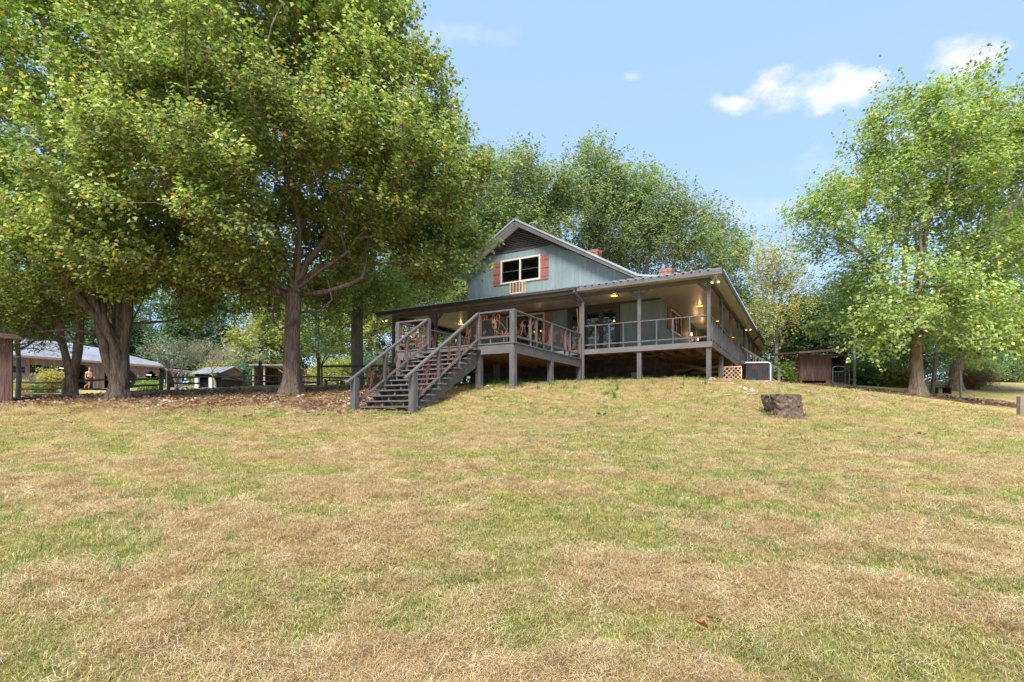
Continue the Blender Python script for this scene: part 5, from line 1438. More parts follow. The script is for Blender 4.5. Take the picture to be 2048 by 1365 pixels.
for i in range(rows + 1):
    t = i / rows
    for k in range(seg):
        th = 2 * math.pi * k / seg
        r = .455 + .03 * math.sin(3 * th + 1) + .03 * math.sin(5 * th)
        r *= 1.0 - .10 * (1 - t) + .14 * math.exp(-((t - .05) / .22) ** 2) * (1 + .6 * math.sin(2 * th - 1.2))
        f = vnoise(np.array([th * 6.0 + 50]), np.array([t * 5.0 + 7]), 77, 4)[0] + .6 * vnoise(np.array([th * 22.0 + 9]), np.array([t * 9.0 + 3]), 78, 2)[0]
        r += (f - .8) * (.14 if t < .97 else .03)
        lean = (1 - t) * .12
        V.append((math.cos(th) * r + lean * .6, math.sin(th) * r * .85 - lean, -.12 + t * .66))
top = len(V)
for j, rr_ in enumerate((.75, .4, .05)):
    for k in range(seg):
        th = 2 * math.pi * k / seg; V.append((math.cos(th) * .44 * rr_, math.sin(th) * .38 * rr_, .535 + .012 * math.sin(k * 1.7 + j)))
for i in range(rows + 3):
    for k in range(seg):
        k2 = (k + 1) % seg; F.append((i * seg + k, i * seg + k2, (i + 1) * seg + k2, (i + 1) * seg + k))
stump_m = surf('rotten_stump_wood', (0.035, 0.025, 0.019), (0.115, 0.078, 0.055), (15, 15, 9), .95, 1.0, c3=(0.27, 0.215, 0.17), dirt=((0.22, 0.115, 0.06), 4, .6))
link('stump_body', np_mesh('stump_body', np.array(V), np.array(F), stump_m, True), sp)

# stones ------------------------------------------------------------------
def stone(u, v, Yd, rx, ry, rz, seed, label, tone=None, sink=.35):
    rg = np.random.default_rng(seed); p = at(u, v, Yd); V, F = rock_mesh(rg, rx, ry, rz)
    o = link('stone', np_mesh('stone', V, F, M['stone'], False)); o.location = (p.x, p.y, gz(p.x, p.y) + rz * (1 - sink) * .7); o.rotation_euler = (0, 0, rg.uniform(0, 3))
    tag(o, label, 'stone'); return o
stone(1424, 762, 18.9, .20, .16, .11, 1, 'large pale rounded stone at the foot of the corner porch post')
stone(1455, 774, 19.3, .14, .12, .05, 2, 'flat tan stone at the top of the stone trail')
stone(1462, 783, 18.2, .20, .13, .05, 3, 'long flat stone second from the top of the trail')
stone(1480, 792, 17.3, .12, .10, .07, 4, 'reddish stone in the middle of the trail')
stone(1489, 796, 16.9, .11, .10, .09, 5, 'pale pointed stone beside the reddish one')
stone(1503, 795, 16.8, .08, .07, .08, 6, 'small upright pink stone nearest above the stump')
stone(1508, 803, 16.3, .22, .12, .035, 7, 'flat buried grey slab just above the stump')
stone(1452, 810, 16.0, .18, .12, .03, 8, 'flat buried stone left of the stump', sink=.6)
stone(1880, 795, 24.0, .25, .12, .06, 9, 'weathered wood-coloured stone right in front of the light green tree') if False else None
stone(600, 768, 40, .4, .25, .3, 12, 'dark stone behind the big maple trunk') if False else None
for k, (u, v, lab) in enumerate(((1838, 1055, 'orange fallen leaf lying on the open lawn at right'), (1404, 1270, 'rusty fallen leaf lying low in the foreground'))):
    Yd = 0
    for Yd in np.linspace(2.5, 14, 400):
        q = at(u, v, Yd)
        if q.z < gz(q.x, q.y) + .03: break
    pts = [(0, -.05, 0), (.03, -.01, .012), (.045, .03, .02), (.015, .025, .01), (0, .07, .018), (-.015, .025, .012), (-.045, .03, .025), (-.03, -.01, .008)]
    mb = MB(); mb.add([(x, y, z) for x, y, z in pts] + [(x, y, z - .002) for x, y, z in pts], [tuple(range(8)), tuple(range(15, 7, -1))] + [(i, (i + 1) % 8, 8 + (i + 1) % 8, 8 + i) for i in range(8)])
    o = mb.build('fallen_leaf', surf('orange_leaf', (.45, .09, .02), (.6, .16, .04), (20, 20, 20), .7, .1)); o.location = (q.x, q.y, gz(q.x, q.y) + .07); o.rotation_euler = (.5, .3, k * 2.0)
    tag(o, lab, 'leaf')

# board buildings -----------------------------------------------------------
def boards(root, name, p0, p1, z0, zf, w, th, mat_, cuts=(), part=None, gap=.004, stuff=False):
    """upright boards from p0 to p1 (local x, y); zf(s) is the top; cuts are openings (s0, s1, z0, z1)"""
    p0 = Vector(p0); p1 = Vector(p1); L = (p1 - p0).length; d = (p1 - p0) / L; nrm = Vector((d.y, -d.x))
    n = max(1, round(L / w)); br = sorted(set([L * i / n for i in range(n + 1)] + [c[0] for c in cuts] + [c[1] for c in cuts]))
    joined = MB()
    for s0, s1 in zip(br[:-1], br[1:]):
        if s1 - s0 < .02: continue
        m = (s0 + s1) / 2; spans = [(z0, None)]
        for c in cuts:
            if c[0] < m < c[1]:
                spans = ([(z0, c[2])] if c[2] > z0 + .05 else []) + [(c[3], None)]
        for (za, zb) in spans:
            t0, t1 = (zb, zb) if zb is not None else (zf(s0), zf(s1))
            if min(t0, t1) - za < .02: continue
            o = random.uniform(0, .008); a = p0 + d * (s0 + gap); b = p0 + d * (s1 - gap)
            vs = []
            for (q, tt) in ((a, t0), (b, t1)):
                for off in (0 + o, th + o):
                    x = q + nrm * off; vs += [(x.x, x.y, za + random.uniform(-.01, .01)), (x.x, x.y, tt)]
            pts = [vs[0], vs[4], vs[6], vs[2], vs[1], vs[5], vs[7], vs[3]]
            if stuff: joined.hexa(pts)
            else: MB().hexa(pts).build(name, mat_, part or root)
    if stuff: return joined.build(name, mat_, part or root, kind='stuff')

# barn: local x along the front, local y into the building
S0 = Vector((-38.2, 42.0)); E = Vector((0.5255, 0.8508)).normalized()
def s_of(u):
    k = (u - 1024) / 1056; return (S0.x - k * S0.y) / (k * E.y - E.x)
BZ = 2.15
barn = empty('barn', (S0.x, S0.y, BZ), math.atan2(E.y, E.x), 'long weathered board barn with pale metal roof behind the rail fence', 'barn')
s_l, s_r, s_e = -8.0, s_of(318), s_of(398)
EH = 2.72
def zpix(v, s): return (835 - v) / 1056 * (S0.y + E.y * s) - BZ
cuts = []
for (u0, u1, vt, vb) in ((24, 50, 733, 746), (58.6, 83.5, 730, 747.5), (88, 98, 733, 743)):
    a, b = s_of(u0), s_of(u1); cuts.append((a - s_l, b - s_l, zpix(vb, (a + b) / 2), zpix(vt, (a + b) / 2)))
doors = []
for (u0, u1, vt) in ((114, 186, 729), (208, 273, 738), (289, 317, 742)):
    a, b = s_of(u0), s_of(u1); doors.append((a - s_l, b - s_l, -.05, zpix(vt, (a + b) / 2)))
boards(barn, 'board_siding', (s_l, 0), (s_r, 0), -.3, lambda s: EH, .24, .03, M['barnwood'], cuts + doors)
MB().bar((s_l, -.05, cuts[1][2] - .04), (s_of(112), -.05, cuts[1][2] - .04), .05, .06).build('trim_rail', M['barntrim'], barn)
for (a, b, z0, z1) in cuts:
    a += s_l; b += s_l
    q = MB(); t = .05
    q.box(a - t, b + t, -.06, .03, z0 - t, z0); q.box(a - t, b + t, -.06, .03, z1, z1 + t); q.box(a - t, a, -.058, .03, z0, z1); q.box(b, b + t, -.058, .03, z0, z1)
    w = q.build('window', M['barntrim'], barn)
    nx = 3 if b - a > .9 else 2
    for i in range(nx):
        for j in range(2):
            x0 = a + (b - a) * i / nx + .012; x1 = a + (b - a) * (i + 1) / nx - .012; y0 = z0 + (z1 - z0) * j / 2 + .012; y1 = z0 + (z1 - z0) * (j + 1) / 2 - .012
            MB().box(x0, x1, -.012, -.006, y0, y1).build('pane', M['glass'], w)
    q = MB()
    for i in range(1, nx): x = a + (b - a) * i / nx; q.box(x - .012, x + .012, -.025, .0, z0, z1)
    q.box(a, b, -.0251, .0001, (z0 + z1) / 2 - .012, (z0 + z1) / 2 + .012); q.build('sash', M['barntrim'], w)
for (a, b, z0, z1) in doors:
    a += s_l; b += s_l
    q = MB(); q.box(a - .1, a, -.07, .05, -.1, z1); q.box(b, b + .1, -.07, .05, -.1, z1); q.box(a - .1, b + .1, -.072, .048, z1, z1 + .1)
    fr = q.build('door_frame', M['barntrim'], barn)
    for s, x in ((1, a), (-1, b)):
        MB().prism([(x, z1), (x + s * .55, z1), (x, z1 - .55)], lambda p_, r_, d_: (p_, d_, r_), -.03, .0).build('corner_gusset', M['barnwood'], fr)
    for k in range(2): x = a + (b - a) * (.25 + .4 * k); MB().box(x - .35, x + .35, 1.2, 1.28, z1 - .35, z1 - .29).build('strip_light', M['tube'], barn)
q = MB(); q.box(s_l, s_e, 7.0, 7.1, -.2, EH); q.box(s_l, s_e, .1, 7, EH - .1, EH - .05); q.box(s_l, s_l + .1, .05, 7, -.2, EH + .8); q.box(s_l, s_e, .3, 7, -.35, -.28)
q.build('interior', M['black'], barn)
for x in (s_of(200), s_of(281)): MB().box(x - .05, x + .05, .2, 5.5, -.2, EH - .1).build('stall_wall', M['barnwood'], barn)
# roofs
rfm = MB(); RG = 3.6; RH = 1.75
def roofquad(mb, pts, th=.05):
    n = len(pts); mb.add([tuple(p_) for p_ in pts] + [(p_[0], p_[1], p_[2] - th) for p_ in pts], [tuple(range(n)), tuple(reversed(range(n, 2 * n)))] + [(i, n + i, n + (i + 1) % n, (i + 1) % n) for i in range(n)])
xr = s_of(205)
roofquad(rfm, [(s_l - .5, -.6, EH - .05), (s_r + .2, -.6, EH - .05), (s_r + .2, .6, EH + .35), (xr, RG, EH + RH), (s_l - .5, RG, EH + RH)])
roofquad(rfm, [(s_l - .5, RG, EH + RH), (xr, RG, EH + RH), (s_r + .2, 6, EH + .4), (s_r + .2, 7.6, EH - .1), (s_l - .5, 7.6, EH - .1)])
roofquad(rfm, [(s_r + .2, .6, EH + .35), (s_r + .2, 6, EH + .4), (xr, RG, EH + RH)])
x = s_l - .3
while x < xr: rfm.bar((x, -.6, EH - .03), (x, RG, EH + RH + .02), .05, .03); x += .6
while x < s_r: 
    k = (x - xr) / (s_r - xr); rfm.bar((x, -.6, EH - .03), (x, RG - k * 2.9, EH + RH - k * 1.35), .05, .03); x += .6
rfm.build('roof', M['oldmetal'], barn)
MB().bar((s_l - .5, -.62, EH - .13), (s_r + .2, -.62, EH - .13), .04, .17).build('fascia', M['barntrim'], barn)
q = MB(); roofquad(q, [(s_r + .22, -.8, EH - .30), (s_e + .6, -.8, EH - .45), (s_e + .6, 3, EH + .1), (s_r + .22, 3, EH + .25)]); q.build('lean_to_roof', M['oldmetal'], barn)
MB().bar((s_r + .2, -.82, EH - .42), (s_e + .6, -.82, EH - .57), .04, .17).build('fascia', M['barntrim'], barn)
for u in (334, 361, 392):
    s = s_of(u); MB().box(s - .08, s + .08, -.1, .06, -.3, EH - .45).build('lean_to_post', M['cream'], barn)
boards(barn, 'board_siding', (s_of(346), 1.6), (s_of(372), 1.6), -.3, lambda s: EH - .3, .24, .03, M['barnwood'])
# drive in front of the barn
dr = []
for i in range(13):
    s = s_l + (s_e + 3 - s_l) * i / 12
    for w in (-.15, -1.4, -2.7, -4.1 - .3 * math.sin(i)):
        x = S0.x + E.x * s + (-E.y) * w; y = S0.y + E.y * s + E.x * w
        dr.append((x, y, gz(x, y) + .03))
mb = MB(); mb.add(dr, [(i * 4 + j, i * 4 + j + 1, i * 4 + j + 5, i * 4 + j + 4) for i in range(12) for j in range(3)])
o = mb.build('path', M['gravel']); tag(o, 'strip of grey gravel along the barn front', None, None, 'structure')
# red container by the barn door
p = at(131, 777, 41)
rc = wempty('red_barrel', p.x, p.y, 0, 'red drum standing by the barn door behind the leaning fence post', 'barrel')
MB().tube([(0, 0, -.02), (0, 0, .02), (0, 0, .28), (0, 0, .30), (0, 0, .55), (0, 0, .58)], [.2, .21, .20, .215, .2, .2], 16).build('drum', M['red'], rc)
MB().tube([(0, 0, .58), (0, 0, .62)], [.215, .215], 16).build('lid', M['white'], rc)

# red shed at the left picture edge
p = at(24, 803, 20.5)
ls = wempty('red_shed', p.x, p.y, R(47), 'weathered red board shed cut by the left picture edge', 'shed')
W = 4.0; D = 3.0; H = 2.45
zt_ = lambda s: H
boards(ls, 'siding_board', (-W, 0), (0, 0), -.25, lambda s: H, .22, .03, M['redwood'])
boards(ls, 'siding_board', (0, 0), (0, D), -.25, lambda s: H + .15 * s, .22, .03, M['redwood'])
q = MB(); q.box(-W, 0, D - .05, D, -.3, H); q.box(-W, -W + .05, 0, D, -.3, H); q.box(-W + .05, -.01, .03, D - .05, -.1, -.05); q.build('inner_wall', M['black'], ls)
q = MB(); roofquad(q, [(-W - .3, -.4, H + .02), (.3, -.4, H + .02), (.3, D + .3, H + .6), (-W - .3, D + .3, H + .6)]); q.build('roof', M['redwood'], ls)

# red shed at right with gate
Yd = 34.0
pl = at(1600, 769, Yd)
rs = wempty('animal_shed', pl.x, pl.y, 0, 'small dark red board shed with mossy flat roof and metal gate', 'shed', z=2.14)
x_of = lambda u: (u - 1600) / 1056 * Yd
WH = (769 - 711) / 1056 * Yd; X1 = x_of(1660); X2 = x_of(1689); X3 = x_of(1696)
boards(rs, 'siding_board', (0, 0), (X1, 0), .22, lambda s: WH, .20, .03, M['redwood'])
boards(rs, 'siding_board', (0, 2.6), (0, 0), .1, lambda s: WH - .1 + .0 * s, .20, .03, M['redwood'])
red_clay = surf('clay_stained_sill', (0.36, 0.14, 0.06), (0.50, 0.24, 0.12), (5, 5, 5), .9, .3)
MB().box(0, X3, -.04, .12, -.12, .06).build('sill', red_clay, rs); MB().box(.02, .12, -.03, .08, .06, .22).build('sill_block', red_clay, rs); MB().box(X1 - .25, X1, -.03, .08, .06, .22).build('sill_block', red_clay, rs)
MB().box(X2, X3, -.06, .10, .06, WH + .05).build('door_post', M['redwood'], rs); MB().box(X1 - .02, X1 + .08, -.035, .1, .06, WH).build('door_post', M['redwood'], rs)
MB().box(-.1, X3 + .05, -.07, .05, WH - .1, WH + .02).build('header', M['redwood'], rs)
q = MB(); q.box(.03, X3, 2.5, 2.55, 0, WH); q.box(X3 - .05, X3, .12, 2.5, 0, WH); q.build('back_wall', M['redwood'], rs)
mossy = surf('mossy_roofing', (0.06, 0.04, 0.03), (0.16, 0.10, 0.08), (5, 5, 5), .95, .8, c3=(0.24, 0.19, 0.13))
xl, xr2 = x_of(1587), x_of(1709)
q = MB(); q.hexa([(xl, -.6, WH + .05), (xr2, -.6, WH + .33), (xr2, 3, WH + .55), (xl, 3, WH + .27), (xl, -.6, WH + .16), (xr2, -.6, WH + .44), (xr2, 3, WH + .72), (xl, 3, WH + .44)]); q.build('roof', mossy, rs)
MB().bar((xl, -.62, WH + .08), (xr2, -.62, WH + .36), .04, .12).build('fascia', M['redwood'], rs)
gt = empty('metal_gate', (pl.x + X1 + .1, pl.y - .12, 2.14), 0, 'small galvanised tube gate with wire mesh in the shed doorway', 'gate')
GW = X2 - X1 - .14; GH = 1.13
fr_pts = [(0, 0, .06), (0, 0, GH - .18), (.05, 0, GH - .05), (.18, 0, GH), (GW - .18, 0, GH), (GW - .05, 0, GH - .05), (GW, 0, GH - .18), (GW, 0, .06), (0, 0, .06)]
MB().tube(fr_pts, .022, 8).tube([(0, 0, GH - .34), (GW, 0, GH - .34)], .018, 8).build('gate_frame', M['galv'], gt)
for k in range(1, 4): MB().tube([(GW * k / 4, -.01, .06), (GW * k / 4, -.01, GH - .34)], .006, 4).build('gate_wire', M['galv'], gt)
for k in range(1, 7): MB().tube([(0, -.016, .06 + (GH - .4) * k / 7), (GW, -.016, .06 + (GH - .4) * k / 7)], .006, 4).build('gate_wire', M['galv'], gt)

# tall pole beside the shed
def pole(name, label, cat, u, vb, vt, Yd, r0, r1, mat_, lean=0, group=None, extra=None):
    p = at(u, vb, Yd); z = gz(p.x, p.y); root = empty(name, (p.x, p.y, z), 0, label, cat, group)
    h = (vb - vt) / 1056 * Yd + max(0, p.z - z)
    MB().tube([(0, 0, -.2), (lean * .5, 0, h * .5), (lean, 0, h)], [r0, (r0 + r1) / 2, r1], 10).build('post', mat_, root)
    return root, h
r_, h = pole('tall_pole', 'tall thin pole with clay-stained foot right of the red shed', 'pole', 1709, 769, 655, 33, .075, .05, M['galv'], 0)
MB().tube([(0, 0, -.1), (0, 0, .5), (0, 0, 1.6)], [.088, .086, .08], 10).build('stained_foot', M['barntrim'], r_)
pole('thin_post', 'thin pale post leaning on the right doorframe of the red shed', 'post', 1698.5, 768, 733, 33.7, .02, .02, M['white'])
# swing frame at the right
p = at(1868, 786, 26.5)
sw = wempty('swing_frame', p.x, p.y, 0, 'leaning grey timber posts of an old swing right of the tree', 'swing')
g0 = sw.location.z
MB().bar((-.12, 0, -.2), (.12, 0, 2.1), .15, .13, (0, 1, 0)).build('post', M['fence'], sw)
MB().bar((.85, -.6, -.4), (.80, -.6, 1.2), .07, .06, (0, 1, 0)).build('post', M['bark_pale'], sw)
MB().bar((-.35, .05, .78), (.85, -.55, .85), .05, .06).build('crossbar', M['fence'], sw)
p2 = at(1882, 775, 28.5)
sb = wempty('bench_swing', p2.x, p2.y, R(8), 'dark low bench behind the leaning timber post', 'bench')
for k in range(3): MB().box(-.45, .45, -.2 + k * .14, -.08 + k * .14, .30, .33).build('seat_slat', M['black'], sb)
for k in range(3): MB().box(-.45, .45, .26, .29, .40 + k * .1, .47 + k * .1).build('back_slat', M['fence'], sb)
for x in (-.4, .4): MB().box(x - .04, x + .04, -.2, .26, -.1, .30).build('leg', M['black'], sb)
# post and rail at the right picture edge
p = at(2041, 850, 17.5)
rp = wempty('corner_fence', p.x, p.y, 0, 'short grey fence post with rail cut by the right picture edge', 'fence')
MB().box(-.07, .07, -.07, .07, -.2, .68).build('post', M['barntrim'], rp)
MB().bar((.07, 0, .52), (2.0, .3, .42), .05, .12).build('rail', M['barntrim'], rp); MB().box(1.9, 2.04, .2, .34, -.5, .6).build('post', M['barntrim'], rp)

# shelter with white posts
def pt_shed(name, label, cat, group, u, v, Yd, rz): 
    p = at(u, v, Yd); return wempty(name, p.x, p.y, rz, label, cat, group)
Ys = 50.0
sh = pt_shed('metal_roofed_shelter', 'open dark shelter with shiny metal roof and white posts', 'shelter', None, 443, 778, Ys, R(-18))
sh.location.z = (835 - 779) / 1056 * Ys
EHs = 33 / 1056 * Ys; Wd = 3.6; Ln = 2.7
q = MB()
roofquad(q, [(-Wd, -.3, EHs), (.2, -.3, EHs), (.2, Ln / 2, EHs + .72), (-Wd, Ln / 2, EHs + .72)]); roofquad(q, [(.2, Ln + .3, EHs - .02), (-Wd, Ln + .3, EHs - .02), (-Wd, Ln / 2, EHs + .72), (.2, Ln / 2, EHs + .72)])
x = -Wd + .2
while x < .2: q.bar((x, -.3, EHs + .02), (x, Ln / 2, EHs + .74), .04, .03); x += .6
q.build('roof', M['oldmetal'], sh)
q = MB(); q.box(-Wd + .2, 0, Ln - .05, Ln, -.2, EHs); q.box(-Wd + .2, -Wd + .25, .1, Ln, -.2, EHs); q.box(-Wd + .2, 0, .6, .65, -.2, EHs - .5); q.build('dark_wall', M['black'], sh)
boards(sh, 'gable_board', (0, 0), (0, Ln), -.2, lambda s: EHs + .68 * (1 - abs(s - Ln / 2) / (Ln / 2)), .25, .03, M['black'], part=sh)
boards(sh, 'gable_board', (.04, 0), (.04, Ln), EHs * .62, lambda s: EHs + .66 * (1 - abs(s - Ln / 2) / (Ln / 2)), .25, .03, M['redwood'], part=sh)
for x in (-2.9, -1.15): MB().box(x - .17, x + .17, -.22, 0, -.2, EHs - .35).build('white_post', M['white'], sh)
# wooden pole shed farther right
Yp = 54
ps = pt_shed('pole_shed', 'old pole shed of rusty boards behind the big maple trunk', 'shed', None, 505, 770, Yp, R(3))
ps.location.z = (835 - 771) / 1056 * Yp
Hs = 41 / 1056 * Yp; Wp = (612 - 505) / 1056 * Yp
q = MB(); roofquad(q, [(-.2, -.4, Hs), (Wp * .75, -.4, Hs), (Wp + .1, 3.2, Hs - .6), (-.2, 3.4, Hs + .1)], .09); q.build('roof', M['oldmetal'], ps)
for x in (0.1, 1.2, 3.2, 4.2): MB().box(x - .08, x + .08, -.1, .06, -.2, Hs - .1).build('post', M['barntrim'], ps)
MB().bar((2.2, -.05, Hs - .1), (3.2, -.05, Hs - .9), .06, .12).build('brace', M['redwood'], ps)
boards(ps, 'back_board', (0, 3), (Wp - .4, 3), -.2, lambda s: Hs - .1, .24, .03, M['redwood'], gap=.03)
boards(ps, 'side_board', (0, 3), (0, 0), -.2, lambda s: Hs - .1, .24, .03, M['barnwood'], gap=.02)
boards(ps, 'side_board', (Wp * .72, -.05), (Wp - .1, 2.8), -.2, lambda s: Hs - .3 - .1 * s, .24, .03, M['redwood'], gap=.01)
# dark picnic bench past the stairs
p = at(668, 768, 36)
pb_ = wempty('picnic_bench', p.x, p.y, R(5), 'low dark bench on the lawn beyond the staircase newel', 'bench')
MB().box(-.6, .6, -.18, .18, .36, .42).build('seat', M['dark'], pb_)
for x in (-.5, .5): MB().prism([(-.2, 0), (-.08, .36), (.08, .36), (.2, 0)], lambda s_, t_, d_: (d_, s_, t_), x - .05, x + .05).build('leg', M['dark'], pb_)

# rail fence --------------------------------------------------------------
fence = empty('rail_fence', (at(322, 783, 31.5).x, 31.5, gz(at(322, 783, 31.5).x, 31.5)), 0, 'mossy split-rail fence running behind the left trees to the staircase', 'fence')
FL = fence.location
def fpost(u, vb, vt, Yd, r=.085, lean=0):
    p = at(u, vb, Yd); g = gz(p.x, p.y); zt = (835 - vt) / 1056 * Yd
    mb = MB(); mb.tube([Vector((p.x, p.y, g - .2)) - FL, Vector((p.x + lean * .5, p.y, (g + zt) / 2)) - FL, Vector((p.x + lean, p.y, zt)) - FL], [r * 1.05, r, r * .95], 9)
    mb.build('fence_post', M['fence'], fence)
def frail(u0, v0, Y0, u1, v1, Y1, r=.055):
    a, b = at(u0, v0, Y0), at(u1, v1, Y1); m = (a + b) / 2 + Vector((0, 0, random.uniform(-.03, .02)))
    mb = MB(); mb.tube([a - FL, m - FL, b - FL], [r * .9, r * 1.1, r * .9], 7); mb.build('fence_rail', M['fence'], fence)
fpost(37, 800, 762, 29, .10); fpost(126, 797, 757, 29.5, .12, .15); fpost(322, 784, 745, 31, .10); fpost(337, 784, 742, 32, .09); fpost(488, 776, 741, 33, .09); fpost(520, 772, 723, 29.5, .09); fpost(637, 770, 719, 28, .085); fpost(225, 790, 757, 30, .09); fpost(560, 771, 745, 33, .07)
for (v0, v1) in ((765, 765), (778, 777.5), (790.5, 790)): frail(36, v0, 29, 127, v1, 29.5)
for (v0, v1) in ((764, 759), (777, 780), (790, 791)): frail(127, v0, 29.5, 226, v1, 30)
for (v0, v1) in ((759, 757), (773, 770), (784, 781)): frail(226, v0, 30, 322, v1, 31)
for (v0, v1) in ((755, 754), (767, 767)): frail(337, v0, 32, 412, v1, 33)
frail(412, 754, 33, 488, 753, 33); frail(434, 746, 33.1, 488, 757, 33); frail(436, 750, 33.1, 486, 762, 33, .04)
for (v0, v1) in ((752, 752), (763.5, 763.5)): frail(520, v0, 29.5, 637, v1 + 2, 28, .045); frail(488, v0, 33, 520, v1, 29.5, .045)
frail(637, 733, 28, 800, 731, 26.5, .06); frail(637, 755, 28, 800, 757, 26.5, .05)
for k in range(6):
    u = 640 + k * 0
# far fence in the paddock
ff = wempty('paddock_fence', at(640, 765, 46).x, 46, 0, 'distant low rail fence across the paddock behind the staircase', 'fence')
for k in range(5):
    x = -1.2 + k * 2.2; gl = gz(ff.location.x + x, 46) - ff.location.z
    MB().tube([(x, 0, gl - .2), (x, 0, gl + 1.0)], .07, 7).build('fence_post', M['fence'], ff)
    if k < 4:
        for h_ in (.5, .85): g2 = gz(ff.location.x + x + 2.2, 46) - ff.location.z; MB().tube([(x, 0, gl + h_), (x + 2.2, 0, g2 + h_)], .045, 6).build('fence_rail', M['fence'], ff)
# weathered picket screen behind the staircase
p = at(733, 770, 27.5)
pk = wempty('picket_screen', p.x, p.y, R(-3), 'rough upright picket screen showing between the staircase balusters', 'fence')
for k in range(11):
    x = k * .21; h_ = .98 + .14 * math.sin(k * 2.3)
    MB().box(x, x + .14, 0, .03, -.15, h_).build('picket', M['barnwood'], pk)
MB().box(0, 2.3, .031, .07, .3, .38).build('rail', M['fence'], pk); MB().box(0, 2.3, .031, .07, .75, .83).build('rail', M['fence'], pk)

# person ------------------------------------------------------------------
pp_ = at(177, 779, 42.4)
pz = gz(pp_.x, pp_.y)
person = empty('person', (pp_.x, pp_.y, pz + .03), R(0), 'grey-haired person in salmon shirt and tan shorts walking past the barn door', 'person')
def skin_obj(name, verts, edges, rad, mat_, parent, sub=2):
    me = bpy.data.meshes.new(name); me.from_pydata(verts, edges, []); me.materials.append(mat_)
    o = link(name, me, parent)
    md = o.modifiers.new('skin', 'SKIN'); md.use_smooth_shade = True
    for i, r in enumerate(rad):
        rr = r if isinstance(r, tuple) else (r, r); me.skin_vertices[0].data[i].radius = rr
    me.skin_vertices[0].data[0].use_root = True
    s = o.modifiers.new('sub', 'SUBSURF'); s.levels = sub; s.render_levels = sub
    return o
# walking to +x; y across
V = [(0, 0, .92), (.02, 0, 1.12), (.04, 0, 1.34), (.06, 0, 1.45), (.09, 0, 1.54), (.11, 0, 1.65), (.10, 0, 1.74),
     (0, -.10, .86), (.16, -.11, .50), (.10, -.11, .10), (.24, -.11, .05),
     (0, .10, .86), (-.10, .11, .50), (-.42, .11, .22), (-.36, .11, .10),
     (.04, -.20, 1.36), (-.06, -.25, 1.10), (.02, -.26, .88), (.06, -.25, .80), (.04, .20, 1.36), (.12, .25, 1.10), (.28, .24, .96), (.34, .23, .92), (.15, 0, 1.66)]
Ed = [(0, 1), (1, 2), (2, 3), (3, 4), (4, 5), (5, 6), (0, 7), (7, 8), (8, 9), (9, 10), (0, 11), (11, 12), (12, 13), (13, 14), (2, 15), (15, 16), (16, 17), (17, 18), (2, 19), (19, 20), (20, 21), (21, 22)]
V = V[:23]
rd = [(.10, .12), (.09, .11), (.09, .11), .07, .065, .10, .08, .09, .062, .04, .035, .09, .062, .04, .035, .055, .045, .035, .035, .055, .045, .035, .035]
skin_obj('body', V, Ed, rd, M['skin'], person)
skin_obj('shirt', [(.0, 0, .90), (.02, 0, 1.1), (.03, 0, 1.32), (.05, 0, 1.42), (.03, -.19, 1.36), (-.01, -.235, 1.20), (.03, .19, 1.36), (.08, .235, 1.20)], [(0, 1), (1, 2), (2, 3), (2, 4), (4, 5), (2, 6), (6, 7)],
         [(.20, .23), (.20, .225), (.18, .215), .10, .115, .10, .115, .10], M['shirt'], person)
skin_obj('shorts', [(0, 0, .88), (0, -.10, .84), (.12, -.11, .58), (0, .10, .84), (-.08, .11, .58)], [(0, 1), (1, 2), (0, 3), (3, 4)], [(.20, .235), .155, .125, .155, .125], M['shorts'], person)
skin_obj('hair', [(.07, 0, 1.68), (.085, 0, 1.75)], [(0, 1)], [.105, .085], M['hair'], person, 2)
for (a_, b_) in (((.06, -.11, .035), (.28, -.11, .03)), ((-.44, .11, .16), (-.30, .11, .03))):
    skin_obj('shoe', [a_, b_], [(0, 1)], [.052, .045], M['shoe'], person, 1)

# ------------------------------------------------------------------ grass, straw, fallen leaves
def scatter_group():
    ng = bpy.data.node_groups.new('scatter_tufts', 'GeometryNodeTree')
    ng.interface.new_socket('Geometry', in_out='INPUT', socket_type='NodeSocketGeometry')
    ng.interface.new_socket('Geometry', in_out='OUTPUT', socket_type='NodeSocketGeometry')
    n, l = ng.nodes, ng.links
    gi = n.new('NodeGroupInput'); go = n.new('NodeGroupOutput')
    def named(nm, ty):
        a = n.new('GeometryNodeInputNamedAttribute'); a.data_type = ty; a.inputs['Name'].default_value = nm; return a.outputs[0]
    cmp_ = n.new('FunctionNodeCompare'); cmp_.data_type = 'FLOAT'; cmp_.operation = 'GREATER_THAN'; l.new(named('is_pt', 'FLOAT'), cmp_.inputs[0]); cmp_.inputs[1].default_value = .5
    sp_ = n.new('GeometryNodeSeparateGeometry'); sp_.domain = 'POINT'
    l.new(gi.outputs[0], sp_.inputs[0]); l.new(cmp_.outputs[0], sp_.inputs['Selection'])
    io = n.new('GeometryNodeInstanceOnPoints')
    l.new(sp_.outputs['Selection'], io.inputs['Points']); l.new(sp_.outputs['Inverted'], io.inputs['Instance'])
    l.new(named('rot', 'FLOAT_VECTOR'), io.inputs['Rotation']); l.new(named('scl', 'FLOAT'), io.inputs['Scale'])
    l.new(io.outputs[0], go.inputs[0])
    return ng
NG = scatter_group()
